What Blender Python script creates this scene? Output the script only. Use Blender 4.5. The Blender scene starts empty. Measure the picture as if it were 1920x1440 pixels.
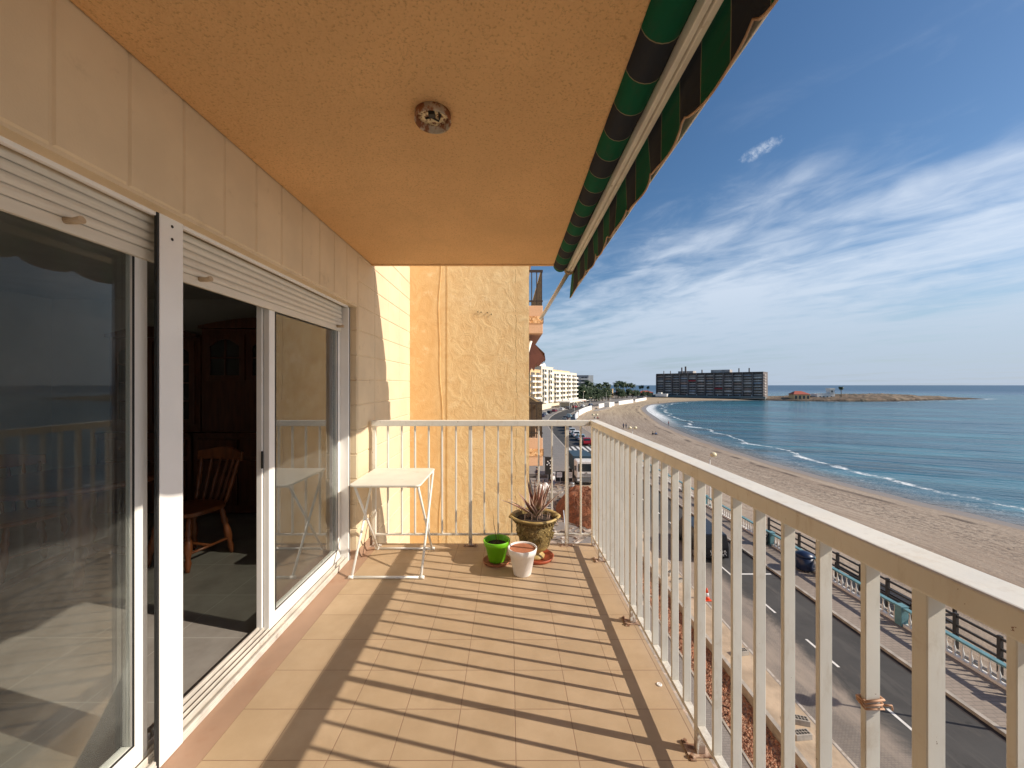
import bpy, bmesh, math, random
from mathutils import Vector, Matrix, noise
random.seed(7)
R = math.radians
H = 1.45; F = 728.0                      # eye height above the balcony floor, focal length in px (1920 wide)
scene = bpy.context.scene
COL = scene.collection
# ------------------------------------------------------------------ camera
cd = bpy.data.cameras.new('camera'); cam = bpy.data.objects.new('camera', cd); COL.objects.link(cam)
cd.sensor_width = 36; cd.lens = F/1920*36; cd.shift_x = 5/1920; cd.shift_y = 2/1920
cd.clip_start = 0.05; cd.clip_end = 60000
cam.location = (0, 0, H); cam.rotation_euler = (R(90), 0, 0)
scene.camera = cam
# ------------------------------------------------------------------ light
SUN = Vector((1.48, -0.37, 1.0)).normalized()
el = math.asin(SUN.z); az = math.atan2(SUN.x, SUN.y)
sd = bpy.data.lights.new('sun', 'SUN'); sd.energy = 4.3; sd.angle = R(0.5); sd.color = (1.0, 0.90, 0.77)
so = bpy.data.objects.new('sun', sd); COL.objects.link(so)
so.rotation_euler = SUN.to_track_quat('Z', 'Y').to_euler()
scene.view_settings.view_transform = 'Standard'; scene.view_settings.look = 'None'
scene.view_settings.exposure = 0.32; scene.view_settings.gamma = 1.0
world = bpy.data.worlds.new("World"); scene.world = world; world.use_nodes = True

class NT:
    def __init__(s, tree): s.t = tree; s.t.nodes.clear()
    def n(s, typ, ins=None, **kw):
        nd = s.t.nodes.new(typ)
        for k, v in kw.items(): setattr(nd, k, v)
        for k, v in (ins or {}).items(): s.set(nd, k, v)
        return nd
    def set(s, nd, k, v):
        sock = nd.inputs[k]
        if isinstance(v, bpy.types.NodeSocket): s.t.links.new(v, sock)
        elif isinstance(v, bpy.types.Node): s.t.links.new(v.outputs[0], sock)
        else:
            if hasattr(sock.default_value, '__len__') and not isinstance(v, str):
                v = tuple(v)
                if len(sock.default_value) == 4 and len(v) == 3: v = v+(1,)
            sock.default_value = v
    def m(s, op, a, b=0.0, c=0.0, clamp=False):
        nd = s.n('ShaderNodeMath', operation=op, use_clamp=clamp)
        s.set(nd, 0, a); s.set(nd, 1, b)
        if op in ('MULTIPLY_ADD', 'SMOOTH_MIN', 'WRAP', 'COMPARE'): s.set(nd, 2, c)
        return nd.outputs[0]
    def mr(s, v, a, b, c=0.0, d=1.0, smooth=True):
        nd = s.n('ShaderNodeMapRange', {'Value': v, 'From Min': a, 'From Max': b, 'To Min': c, 'To Max': d})
        if smooth: nd.interpolation_type = 'SMOOTHSTEP'
        return nd.outputs[0]
    def mix(s, f, a, b, typ='MIX'):
        nd = s.n('ShaderNodeMix', data_type='RGBA', blend_type=typ)
        s.set(nd, 0, f); s.set(nd, 6, a); s.set(nd, 7, b); return nd.outputs[2]
    def noise(s, vec, scale, detail=4, rough=0.55, dist=0.0):
        return s.n('ShaderNodeTexNoise', {'Vector': vec, 'Scale': scale, 'Detail': detail, 'Roughness': rough, 'Distortion': dist}).outputs[0]
    def sep(s, v):
        nd = s.n('ShaderNodeSeparateXYZ', {0: v}); return nd.outputs[0], nd.outputs[1], nd.outputs[2]
    def comb(s, x, y, z):
        return s.n('ShaderNodeCombineXYZ', {0: x, 1: y, 2: z}).outputs[0]

w = NT(world.node_tree)
sky = w.n('ShaderNodeTexSky', sky_type='NISHITA', sun_disc=False, sun_elevation=el, sun_rotation=az)
sky.air_density = 1.0; sky.dust_density = 0.6; sky.ozone_density = 2.2; sky.altitude = 0
D = w.n('ShaderNodeTexCoord').outputs['Generated']
dx, dy, dz = w.sep(D)
dzc = w.m('ADD', w.m('MAXIMUM', dz, 0.0), 0.045)
px_, py_ = w.m('DIVIDE', dx, dzc), w.m('DIVIDE', dy, dzc)
ca, sa = math.cos(R(24)), math.sin(R(24))
al = w.m('ADD', w.m('MULTIPLY', px_, -sa), w.m('MULTIPLY', py_, ca))      # along the streaks
ac = w.m('ADD', w.m('MULTIPLY', px_, ca), w.m('MULTIPLY', py_, sa))      # across
P1 = w.comb(w.m('MULTIPLY', ac, 1.0), w.m('MULTIPLY', al, 0.42), 3.7)
wide = w.noise(P1, 0.55, 3, 0.5, 0.4)
fine = w.noise(P1, 1.7, 8, 0.55, 0.8)
P2 = w.comb(w.m('MULTIPLY', ac, 1.0), w.m('MULTIPLY', al, 0.75), 9.1)
fluff = w.noise(P2, 4.0, 8, 0.58, 0.6)
dens = w.m('ADD', w.m('MULTIPLY', wide, 0.95), w.m('ADD', w.m('MULTIPLY', fine, 0.75), w.m('MULTIPLY', fluff, 0.42)))
elev = dz
mask = w.m('ADD', w.mr(ac, 1.3, 2.9, 0.0, 0.36), w.mr(elev, 0.50, 0.06, 0.0, 0.10))
cl = w.mr(w.m('ADD', dens, mask), 1.07, 1.62, 0.0, 1.0)
clear = w.mr(w.m('ADD', ac, w.m('MULTIPLY', w.m('SUBTRACT', fluff, .5), 1.2)), 1.15, 2.1)
cl = w.m('MULTIPLY', cl, w.m('MAXIMUM', clear, w.mr(elev, 0.24, 0.08)))
# the small lone wisp high over the bay
wd = Vector(((1426-955)/F, 1, (722-281)/F)).normalized()
dd = w.n('ShaderNodeVectorMath', operation='SUBTRACT'); w.set(dd, 0, D); dd.inputs[1].default_value = wd
ex, ey, ez = w.sep(dd.outputs[0])
rx = w.m('ADD', w.m('MULTIPLY', ex, 0.83), w.m('MULTIPLY', ez, 0.45)); rz = w.m('SUBTRACT', ez, w.m('MULTIPLY', ex, 0.35))
r2 = w.m('ADD', w.m('POWER', w.m('DIVIDE', rx, 0.030), 2.0), w.m('POWER', w.m('DIVIDE', rz, 0.013), 2.0))
wn = w.noise(D, 60, 7, 0.68, 0.3)
wisp = w.m('MULTIPLY', w.mr(w.m('ADD', r2, w.m('MULTIPLY', wn, 2.4)), 2.3, 0.9), w.mr(w.noise(D, 110, 6, .65, .4), 0.35, 0.65, 0.15, 0.75))
cl = w.m('MAXIMUM', cl, wisp)
cl = w.m('MULTIPLY', cl, 0.74)
hz = w.mr(elev, 0.22, 0.0, 0.0, 0.72)
skyc = w.n('ShaderNodeHueSaturation', {'Saturation': 1.20, 'Value': 0.80, 'Color': sky})
base = w.mix(hz, skyc.outputs[0], (2.7, 3.55, 4.7))
colr = w.mix(cl, base, w.mix(w.mr(elev, 0.03, 0.3), (3.6, 4.3, 5.3), (6.2, 6.7, 7.4)))
bg = w.n('ShaderNodeBackground', {'Color': colr, 'Strength': 0.112})
out = w.n('ShaderNodeOutputWorld', {'Surface': bg})

# ------------------------------------------------------------------ materials
MATS = {}
def mat(name, c, rough=0.6, var=0.12, vs=4.0, bump=0.0, bs=60.0, metal=0.0, c2=None, c2t=(0.55, 0.7), c2s=6.0, spec=0.5, bd=0.01, world_co=False, stretch=None):
    m = bpy.data.materials.new(name); m.use_nodes = True; t = NT(m.node_tree)
    co = t.n('ShaderNodeNewGeometry').outputs['Position'] if world_co else t.n('ShaderNodeTexCoord').outputs['Object']
    if stretch:
        mp = t.n('ShaderNodeMapping', {'Vector': co}); mp.inputs['Scale'].default_value = stretch; co = mp.outputs[0]
    nz = t.noise(co, vs, 5)
    f = t.mr(nz, 0.3, 0.7, 0, 1)
    a = tuple(x*(1-var) for x in c); b = tuple(min(1, x*(1+var)) for x in c)
    colr = t.mix(f, a, b)
    if c2:
        colr = t.mix(t.mr(t.noise(co, c2s, 7, 0.65), c2t[0], c2t[1]), colr, c2)
    p = t.n('ShaderNodeBsdfPrincipled', {'Base Color': colr, 'Roughness': rough, 'Metallic': metal, 'Specular IOR Level': spec})
    if bump:
        b_ = t.n('ShaderNodeBump', {'Strength': bump, 'Distance': bd, 'Height': t.noise(co, bs, 5, 0.6)})
        t.set(p, 'Normal', b_)
    t.n('ShaderNodeOutputMaterial', {'Surface': p})
    MATS[name] = m; return m

def floor_mat():
    m = bpy.data.materials.new('balcony_tiles'); m.use_nodes = True; t = NT(m.node_tree)
    co = t.n('ShaderNodeNewGeometry').outputs['Position']; x, y, z = t.sep(co)
    jx = t.m('PINGPONG', t.m('ADD', x, 1.19), 0.1215); jy = t.m('PINGPONG', t.m('SUBTRACT', y, 1.50-0.95), 0.11875)
    j = t.m('MINIMUM', jx, jy); line = t.mr(j, 0.0012, 0.0026, 1, 0)
    ix = t.m('FLOOR', t.m('DIVIDE', t.m('ADD', x, 1.19), 0.243)); iy = t.m('FLOOR', t.m('DIVIDE', t.m('SUBTRACT', y, 0.55), 0.2375))
    wn = t.n('ShaderNodeTexWhiteNoise', {'Vector': t.comb(ix, iy, 0.0)}).outputs['Value']
    c = t.mix(t.mr(t.noise(co, 5, 6, 0.6), .3, .7), (0.435, 0.308, 0.185), (0.505, 0.365, 0.228))
    c = t.mix(t.mr(wn, 0, 1, 0, 0.28), c, (0.37, 0.26, 0.15))
    c = t.mix(t.mr(t.noise(co, 420, 2, 0.5), 0.60, 0.72, 0, 0.35), c, (0.36, 0.20, 0.11))
    dirt = t.mr(t.noise(co, 2.3, 8, 0.7, 0.5), 0.56, 0.74, 0, 0.30)
    c = t.mix(dirt, c, (0.28, 0.19, 0.125))
    sc = t.noise(t.comb(t.m('MULTIPLY', x, 1.0), t.m('MULTIPLY', y, 3.0), 0.0), 9, 6, 0.75, 2.5)
    c = t.mix(t.mr(t.m('ABSOLUTE', t.m('SUBTRACT', sc, 0.5)), 0.004, 0.0, 0, 0.22), c, (0.28, 0.17, 0.10))
    c = t.mix(t.m('MULTIPLY', line, 0.75), c, (0.25, 0.145, 0.085))
    hgt = t.m('ADD', t.m('MULTIPLY', line, -1.0), t.m('MULTIPLY', t.noise(co, 260, 3), 0.12))
    b = t.n('ShaderNodeBump', {'Strength': 0.45, 'Distance': 0.002, 'Height': hgt})
    p = t.n('ShaderNodeBsdfPrincipled', {'Base Color': c, 'Roughness': t.mr(t.noise(co, 8), .3, .7, 0.5, 0.72), 'Normal': b})
    t.n('ShaderNodeOutputMaterial', {'Surface': p}); return m

def room_tile_mat():
    m = bpy.data.materials.new('room_tiles'); m.use_nodes = True; t = NT(m.node_tree)
    co = t.n('ShaderNodeNewGeometry').outputs['Position']; x, y, z = t.sep(co)
    j = t.m('MINIMUM', t.m('PINGPONG', t.m('ADD', x, 1.92), 0.225), t.m('PINGPONG', t.m('ADD', y, 0.04), 0.225))
    line = t.mr(j, 0.0015, 0.003, 1, 0)
    c = t.mix(t.mr(t.noise(co, 4, 6, 0.65), .3, .7), (0.225, 0.20, 0.175), (0.30, 0.275, 0.245))
    c = t.mix(t.m('MULTIPLY', line, .8), c, (0.42, 0.40, 0.36))
    p = t.n('ShaderNodeBsdfPrincipled', {'Base Color': c, 'Roughness': 0.38})
    t.n('ShaderNodeOutputMaterial', {'Surface': p}); return m

def stucco_mat(name, c, c_dark, scale, strength, patches=None, dist=0.006):
    m = bpy.data.materials.new(name); m.use_nodes = True; t = NT(m.node_tree)
    co = t.n('ShaderNodeNewGeometry').outputs['Position']
    n1 = t.noise(co, scale, 5, 0.62); n2 = t.noise(co, scale*0.18, 6, 0.6)
    colr = t.mix(t.mr(t.noise(co, 1.4, 6, 0.6), .32, .68), tuple(v*.9 for v in c), c)
    colr = t.mix(t.mr(n1, 0.53, 0.66, 0, 0.75), colr, c_dark)
    colr = t.mix(t.mr(t.noise(co, 0.9, 8, 0.68, 0.5), 0.50, 0.66, 0, 0.28), colr, tuple(v*.72 for v in c))
    colr = t.mix(t.mr(t.m('ABSOLUTE', t.m('SUBTRACT', t.noise(co, 1.3, 7, 0.6, 0.8), 0.5)), 0.0016, 0.0004, 0, 0.35), colr, tuple(v*.5 for v in c))
    if patches: colr = t.mix(t.mr(t.noise(co, 3.2, 9, 0.72, 0.6), 0.50, 0.62, 0, 0.8), colr, patches)
    hgt = t.m('ADD', n1, t.m('MULTIPLY', n2, 1.5))
    b = t.n('ShaderNodeBump', {'Strength': strength, 'Distance': dist, 'Height': hgt})
    p = t.n('ShaderNodeBsdfPrincipled', {'Base Color': colr, 'Roughness': 0.85, 'Specular IOR Level': .25, 'Normal': b})
    t.n('ShaderNodeOutputMaterial', {'Surface': p}); return m

def render_wall_mat():
    # hand-trowelled ochre render of the neighbour's side wall
    m = bpy.data.materials.new('trowelled_render'); m.use_nodes = True; t = NT(m.node_tree)
    co = t.n('ShaderNodeNewGeometry').outputs['Position']; x, y, z = t.sep(co)
    smooth_side = t.mr(x, -0.80, -0.79, 0, 1)                # flatter to the left of the seam
    big = t.noise(t.comb(x, 0.0, t.m('MULTIPLY', z, 0.8)), 7, 9, 0.62, 1.2)
    tro = t.noise(t.comb(x, 0.0, t.m('MULTIPLY', z, 0.6)), 38, 6, 0.7, 1.6)
    cw = t.m('SUBTRACT', t.m('SUBTRACT', x, 0.085), t.m('MULTIPLY', t.m('SUBTRACT', t.noise(t.comb(0.0, 0.0, z), 2.6, 6, 0.65), 0.5), 0.16))
    vo = t.m('ABSOLUTE', cw)
    c = t.mix(t.mr(big, .3, .7), (0.80, 0.55, 0.27), (0.90, 0.68, 0.37))
    c = t.mix(t.mr(x, -0.75, -1.0, 0, .5), c, (0.78, 0.46, 0.18))
    c = t.mix(t.mr(t.noise(co, 4.5, 9, 0.75), 0.54, 0.68, 0, 0.6), c, (0.95, 0.76, 0.47))
    c = t.mix(t.mr(t.noise(t.comb(x, 0.0, t.m('MULTIPLY', z, 0.25)), 3.0, 8, 0.7), 0.58, 0.75, 0, 0.35), c, (0.55, 0.36, 0.17))
    crack = t.mr(vo, 0.0045, 0.001, 0, 1)
    c = t.mix(t.m('MULTIPLY', t.m('MULTIPLY', crack, smooth_side), t.mr(big, .42, .5)), c, (0.33, 0.20, 0.09))
    hgt = t.m('ADD', t.m('MULTIPLY', t.m('ADD', t.m('MULTIPLY', big, 2.6), t.m('MULTIPLY', tro, 0.8)), t.m('MAXIMUM', smooth_side, 0.45)), t.m('MULTIPLY', t.noise(co, 160, 4), 0.22))
    b = t.n('ShaderNodeBump', {'Strength': 0.30, 'Distance': 0.020, 'Height': hgt})
    p = t.n('ShaderNodeBsdfPrincipled', {'Base Color': c, 'Roughness': 0.85, 'Specular IOR Level': .25, 'Normal': b})
    t.n('ShaderNodeOutputMaterial', {'Surface': p}); return m

def glass_mat(name, tint=(0.86, 0.88, 0.86), dirt=0.17, boost=0.0):
    m = bpy.data.materials.new(name); m.use_nodes = True; t = NT(m.node_tree)
    co = t.n('ShaderNodeTexCoord').outputs['Object']
    tr = t.n('ShaderNodeBsdfTransparent', {'Color': tint}); gl = t.n('ShaderNodeBsdfGlossy', {'Color': (1, 1, 1), 'Roughness': 0.015})
    fr = t.n('ShaderNodeFresnel', {'IOR': 1.28})
    fac = t.m('ADD', fr.outputs[0], boost, clamp=True)
    s = t.n('ShaderNodeMixShader', {0: fac, 1: tr, 2: gl})
    df = t.n('ShaderNodeBsdfDiffuse', {'Color': (0.6, 0.58, 0.54)})
    x, y, z = t.sep(co)
    d = t.m('MULTIPLY', t.mr(t.noise(co, 3.5, 8, 0.7), 0.35, 0.75, 0.4, 1.2), dirt)
    streak = t.mr(t.noise(t.comb(0.0, t.m('MULTIPLY', y, 60), t.m('MULTIPLY', z, 9)), 1.0, 3), 0.72, 0.80, 0, 0.25)
    d = t.m('ADD', d, t.m('MULTIPLY', streak, dirt*3))
    s2 = t.n('ShaderNodeMixShader', {0: d, 1: s, 2: df})
    t.n('ShaderNodeOutputMaterial', {'Surface': s2}); return m

def stripe_mat(name, axis_y=True, y0=1.193, per=0.1565):
    m = bpy.data.materials.new(name); m.use_nodes = True; t = NT(m.node_tree)
    co = t.n('ShaderNodeUVMap').outputs[0]; u, v, _ = t.sep(co)          # u = metres along the cloth
    q = t.m('DIVIDE', t.m('SUBTRACT', u, y0), per)
    par = t.m('ABSOLUTE', t.m('MODULO', t.m('FLOOR', q), 2.0))
    edge = t.m('PINGPONG', q, 0.5)
    c = t.mix(t.m('GREATER_THAN', par, 0.5), (0.026, 0.031, 0.042), (0.004, 0.098, 0.048))
    c = t.mix(t.mr(edge, 0.014, 0.010, 0, 0.8, False), c, (0.33, 0.27, 0.16))
    c = t.mix(t.mr(t.noise(co, 11, 6), .45, .75, 0, .3), c, (0.055, 0.05, 0.04))
    b = t.n('ShaderNodeBump', {'Strength': 0.25, 'Distance': 0.003, 'Height': t.noise(co, 26, 5, .6, .6)})
    p = t.n('ShaderNodeBsdfPrincipled', {'Base Color': c, 'Roughness': 0.85, 'Normal': b, 'Specular IOR Level': .2})
    tl = t.n('ShaderNodeBsdfTranslucent', {'Color': c})
    s = t.n('ShaderNodeMixShader', {0: 0.12, 1: p, 2: tl})
    t.n('ShaderNodeOutputMaterial', {'Surface': s}); return m

def sea_mat():
    m = bpy.data.materials.new('sea_water'); m.use_nodes = True; t = NT(m.node_tree)
    co = t.n('ShaderNodeNewGeometry').outputs['Position']; x, y, z = t.sep(co)
    ds = t.n('ShaderNodeAttribute', attribute_name='shore').outputs['Fac']   # metres off the shore
    cc, ss = math.cos(R(26)), math.sin(R(26))
    a_ = t.m('ADD', t.m('MULTIPLY', x, cc), t.m('MULTIPLY', y, -ss)); b_ = t.m('ADD', t.m('MULTIPLY', x, ss), t.m('MULTIPLY', y, cc))
    swell = t.noise(t.comb(t.m('MULTIPLY', a_, 0.016), t.m('MULTIPLY', b_, 0.11), 0.0), 1.0, 4, 0.55, 0.9)
    patch = t.noise(t.comb(t.m('MULTIPLY', a_, 0.012), t.m('MULTIPLY', b_, 0.028), 4.0), 1.0, 4, 0.6, 0.8)
    deep = t.mr(ds, 150, 420); shal = t.mr(ds, 0.2, 5.5)
    c = t.mix(t.mr(patch, 0.36, 0.62), (0.024, 0.120, 0.190), (0.050, 0.215, 0.275))
    c = t.mix(t.mr(swell, 0.44, 0.58, 0, 0.6), c, (0.014, 0.068, 0.115))
    c = t.mix(deep, c, (0.030, 0.105, 0.190))
    weed = t.mr(t.noise(t.comb(t.m('MULTIPLY', a_, 0.035), t.m('MULTIPLY', b_, 0.16), 8.0), 1.0, 5, 0.6, 1.0), 0.5, 0.66)
    c = t.mix(t.m('MULTIPLY', weed, t.mr(ds, 45, 8, 0, 0.85)), c, (0.030, 0.045, 0.050))
    c = t.mix(shal, (0.17, 0.15, 0.12), c)
    chop = t.noise(t.comb(t.m('MULTIPLY', a_, .3), b_, 2.0), 0.30, 7, 0.68, .5)
    c = t.mix(t.mr(chop, .40, .62, 0, .38), c, (0.006, 0.040, 0.070))
    c = t.mix(t.mr(chop, .56, .70, 0, .25), c, (0.10, 0.20, 0.24))
    # foam: the swash at the edge and one or two breaking lines
    fn = t.noise(t.comb(x, y, 0.0), 0.35, 7, 0.7, 0.8); fn2 = t.noise(co, 1.6, 6, 0.7, 1.0); big = t.noise(co, 0.045, 3, 0.5)
    dw = t.m('ADD', ds, t.m('MULTIPLY', t.m('SUBTRACT', fn, 0.5), 3.6))
    dw2 = t.m('ADD', dw, t.m('MULTIPLY', t.m('SUBTRACT', big, 0.5), 20))
    l1 = t.m('MULTIPLY', t.mr(t.m('ABSOLUTE', t.m('SUBTRACT', dw2, 9.2)), t.mr(big, .35, .65, 0.5, 1.7), 0.1), t.mr(t.noise(co, 0.5, 7, .75), 0.44, 0.56, 0.05, 1.0))
    l2 = t.m('MULTIPLY', t.m('MULTIPLY', t.mr(t.m('ABSOLUTE', t.m('SUBTRACT', dw, 4.2)), 1.6, 0.2), t.mr(fn2, 0.50, 0.66)), t.mr(big, 0.62, 0.45, 0.1, 0.7))
    far = t.mr(y, 120, 190); l3 = t.m('MULTIPLY', t.m('MULTIPLY', t.mr(dw, 7.5, 3.0), t.mr(fn2, 0.33, 0.5)), t.m('MULTIPLY', far, t.mr(x, 125, 95)))
    lace = t.m('MULTIPLY', t.mr(dw, 11, 4), t.mr(t.m('ABSOLUTE', t.m('SUBTRACT', t.noise(co, 0.9, 5, 0.6, 1.4), 0.5)), 0.028, 0.010, 0, 0.22))
    foam = t.m('MAXIMUM', t.m('MAXIMUM', l1, l2), t.m('MAXIMUM', l3, lace))
    # white water breaking round the tip of the spit
    tx = t.m('DIVIDE', t.m('SUBTRACT', x, 492), 26); ty = t.m('DIVIDE', t.m('SUBTRACT', y, 408), 9)
    foam = t.m('MAXIMUM', foam, t.m('MULTIPLY', t.mr(t.m('ADD', t.m('POWER', tx, 2.0), t.m('POWER', ty, 2.0)), 1.0, 0.2), t.mr(t.noise(co, 0.12, 6, .7), .42, .58)))
    foam = t.m('MULTIPLY', foam, t.mr(ds, 0.0, 0.8))
    c = t.mix(foam, c, (0.80, 0.82, 0.82))
    h = t.m('ADD', t.m('MULTIPLY', swell, 2.2), t.m('ADD', t.m('MULTIPLY', t.noise(t.comb(t.m('MULTIPLY', a_, .25), b_, 0.0), 0.55, 6, 0.6, .4), 0.42), t.m('MULTIPLY', t.noise(co, 1.6, 5), 0.16)))
    bmp = t.n('ShaderNodeBump', {'Strength': 0.75, 'Distance': 1.0, 'Height': h})
    # wave slopes keep even distant water from mirroring the horizon: reflectance is capped
    fr = t.n('ShaderNodeFresnel', {'IOR': 1.33, 'Normal': bmp})
    fac = t.m('MULTIPLY', t.m('MINIMUM', fr.outputs[0], t.mr(ds, 100, 900, .46, .26)), t.m('SUBTRACT', 1.0, foam))
    df = t.n('ShaderNodeBsdfDiffuse', {'Color': c, 'Normal': bmp}); gl = t.n('ShaderNodeBsdfGlossy', {'Color': (1, 1, 1), 'Roughness': t.mr(ds, 60, 500, .14, .3), 'Normal': bmp})
    t.n('ShaderNodeOutputMaterial', {'Surface': t.n('ShaderNodeMixShader', {0: fac, 1: df, 2: gl})}); return m

def sand_mat():
    m = bpy.data.materials.new('beach_sand'); m.use_nodes = True; t = NT(m.node_tree)
    co = t.n('ShaderNodeNewGeometry').outputs['Position']; x, y, z = t.sep(co)
    ds = t.n('ShaderNodeAttribute', attribute_name='shore').outputs['Fac']   # metres inland
    c = t.mix(t.mr(t.noise(co, 0.06, 5, .6), .35, .65), (0.365, 0.285, 0.215), (0.425, 0.34, 0.26))
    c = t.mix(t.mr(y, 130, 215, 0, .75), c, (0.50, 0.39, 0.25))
    wob = t.m('ADD', ds, t.m('MULTIPLY', t.noise(co, 0.07, 3), 3.0))
    tr = t.noise(t.comb(wob, t.m('MULTIPLY', y, 0.02), 0.0), 1.3, 7, 0.72)      # wheel tracks along the beach
    c = t.mix(t.mr(tr, 0.47, 0.58, 0, 0.55), c, (0.26, 0.185, 0.13))
    debris = t.noise(co, 2.6, 8, 0.75, .4)
    fp = t.n('ShaderNodeTexVoronoi', {'Vector': t.comb(x, t.m('MULTIPLY', y, .8), 0.), 'Scale': 1.15}, feature='F1').outputs['Distance']
    c = t.mix(t.m('MULTIPLY', t.mr(fp, .24, .12, 0, .55), t.mr(t.noise(co, .12, 4, .6), .46, .58)), c, (0.22, 0.165, 0.12))
    belt = t.mr(t.m('ABSOLUTE', t.m('SUBTRACT', ds, 10.0)), 7.5, 1.5)
    c = t.mix(t.m('MULTIPLY', t.mr(debris, 0.48, 0.58, 0, 0.8), t.m('ADD', t.m('MULTIPLY', belt, 0.85), 0.07)), c, (0.11, 0.085, 0.065))
    weed = t.m('MULTIPLY', t.mr(t.m('ABSOLUTE', t.m('SUBTRACT', t.m('ADD', ds, t.m('MULTIPLY', t.noise(co, .12, 4), 3)), 6.6)), 1.0, 0.1), t.mr(t.noise(co, .2, 5), .42, .6))
    c = t.mix(t.m('MULTIPLY', weed, .8), c, (0.07, 0.05, 0.038))
    wet = t.mr(t.m('ADD', ds, t.m('MULTIPLY', t.noise(co, .15, 4), 2.5)), 4.8, 2.6)
    c = t.mix(wet, c, (0.25, 0.19, 0.14))
    h = t.m('ADD', t.m('MULTIPLY', t.noise(co, 1.5, 7, .7), 0.9), t.m('MULTIPLY', tr, 0.7))
    b = t.n('ShaderNodeBump', {'Strength': t.mr(wet, 0, 1, .8, .1), 'Distance': 0.20, 'Height': h})
    p = t.n('ShaderNodeBsdfPrincipled', {'Base Color': c, 'Roughness': t.mr(wet, 0, 1, .92, .35), 'Normal': b, 'Specular IOR Level': .3})
    t.n('ShaderNodeOutputMaterial', {'Surface': p}); return m

def road_mat():
    m = bpy.data.materials.new('road_surface'); m.use_nodes = True; t = NT(m.node_tree)
    co = t.n('ShaderNodeNewGeometry').outputs['Position']; x, y, z = t.sep(co)
    asp = t.mix(t.mr(t.noise(co, .35, 6, .65), .3, .7), (0.052, 0.050, 0.048), (0.075, 0.072, 0.069))
    asp = t.mix(t.mr(t.noise(t.comb(x, t.m('MULTIPLY', y, .12), 0.), .9, 5, .6), .56, .60, 0, .45), asp, (0.10, 0.095, 0.088))
    asp = t.mix(t.mr(t.noise(co, 1.7, 4, .6), .62, .70, 0, .5), asp, (0.03, 0.029, 0.028))
    br = t.n('ShaderNodeTexBrick', {'Vector': co, 'Scale': 4.2, 'Color1': (0.26, 0.225, 0.19), 'Color2': (0.22, 0.19, 0.165), 'Mortar': (0.15, 0.13, 0.115), 'Mortar Size': 0.03}).outputs[0]
    near = t.m('MULTIPLY', t.mr(t.m('ADD', x, t.m('MULTIPLY', t.noise(co, .25, 5, .7, .8), 2.6)), 15.6, 14.6), t.mr(y, 40, 30))
    dust = t.noise(t.comb(x, t.m('MULTIPLY', y, .25), 0.), .8, 7, .7)
    pav = t.mix(t.mr(dust, .35, .65), br, (0.33, 0.275, 0.225))
    c = t.mix(t.m('MULTIPLY', near, t.mr(t.noise(co, .12, 4), .3, .5, .55, 1)), asp, pav)
    c = t.mix(t.m('MULTIPLY', t.mr(dust, .55, .8, 0, .35), t.mr(y, 60, 30)), c, (0.36, 0.29, 0.23))
    b = t.n('ShaderNodeBump', {'Strength': .4, 'Distance': .01, 'Height': t.noise(co, 30, 4)})
    p = t.n('ShaderNodeBsdfPrincipled', {'Base Color': c, 'Roughness': .85, 'Normal': b, 'Specular IOR Level': .3})
    t.n('ShaderNodeOutputMaterial', {'Surface': p}); return m

def brick_mat(name, c1, c2, mortar, scale, bump=.4, rough=.8, vert=False):
    m = bpy.data.materials.new(name); m.use_nodes = True; t = NT(m.node_tree)
    co = t.n('ShaderNodeNewGeometry').outputs['Position']
    br = t.n('ShaderNodeTexBrick', {'Vector': co, 'Scale': scale, 'Color1': c1, 'Color2': c2, 'Mortar': mortar, 'Mortar Size': 0.02})
    c = t.mix(t.mr(t.noise(co, .7, 7, .65), .4, .7, 0, .5), br.outputs[0], tuple(v*.65 for v in c1))
    p = t.n('ShaderNodeBsdfPrincipled', {'Base Color': c, 'Roughness': rough})
    t.n('ShaderNodeOutputMaterial', {'Surface': p}); return m

M_tiles = floor_mat(); M_room = room_tile_mat()
M_ceil = stucco_mat('ceiling_stucco', (0.87, 0.54, 0.26), (0.56, 0.32, 0.14), 105, 1.0, None, .010)
M_orange = render_wall_mat()
M_block = mat('cream_block_paint', (0.74, 0.595, 0.40), .75, .06, 3, .25, 140, bd=.003, c2=(0.60, 0.47, 0.30), c2t=(.58, .8), c2s=9, world_co=True)
M_white = mat('white_lacquer_aluminium', (0.86, 0.84, 0.80), .32, .03, 5, c2=(0.62, 0.58, 0.52), c2t=(.66, .9), c2s=12)
M_shut = mat('shutter_plastic', (0.72, 0.66, 0.55), .42, .05, 3, c2=(0.55, 0.48, 0.38), c2t=(.55, .8), c2s=7, stretch=(1, .6, 8))
M_track = mat('weathered_track', (0.62, 0.57, 0.50), .45, .15, 9, .2, 60, c2=(0.34, 0.29, 0.24), c2t=(.56, .8), c2s=14)
M_gasket = mat('black_gasket', (0.012, 0.012, 0.012), .6)
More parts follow.
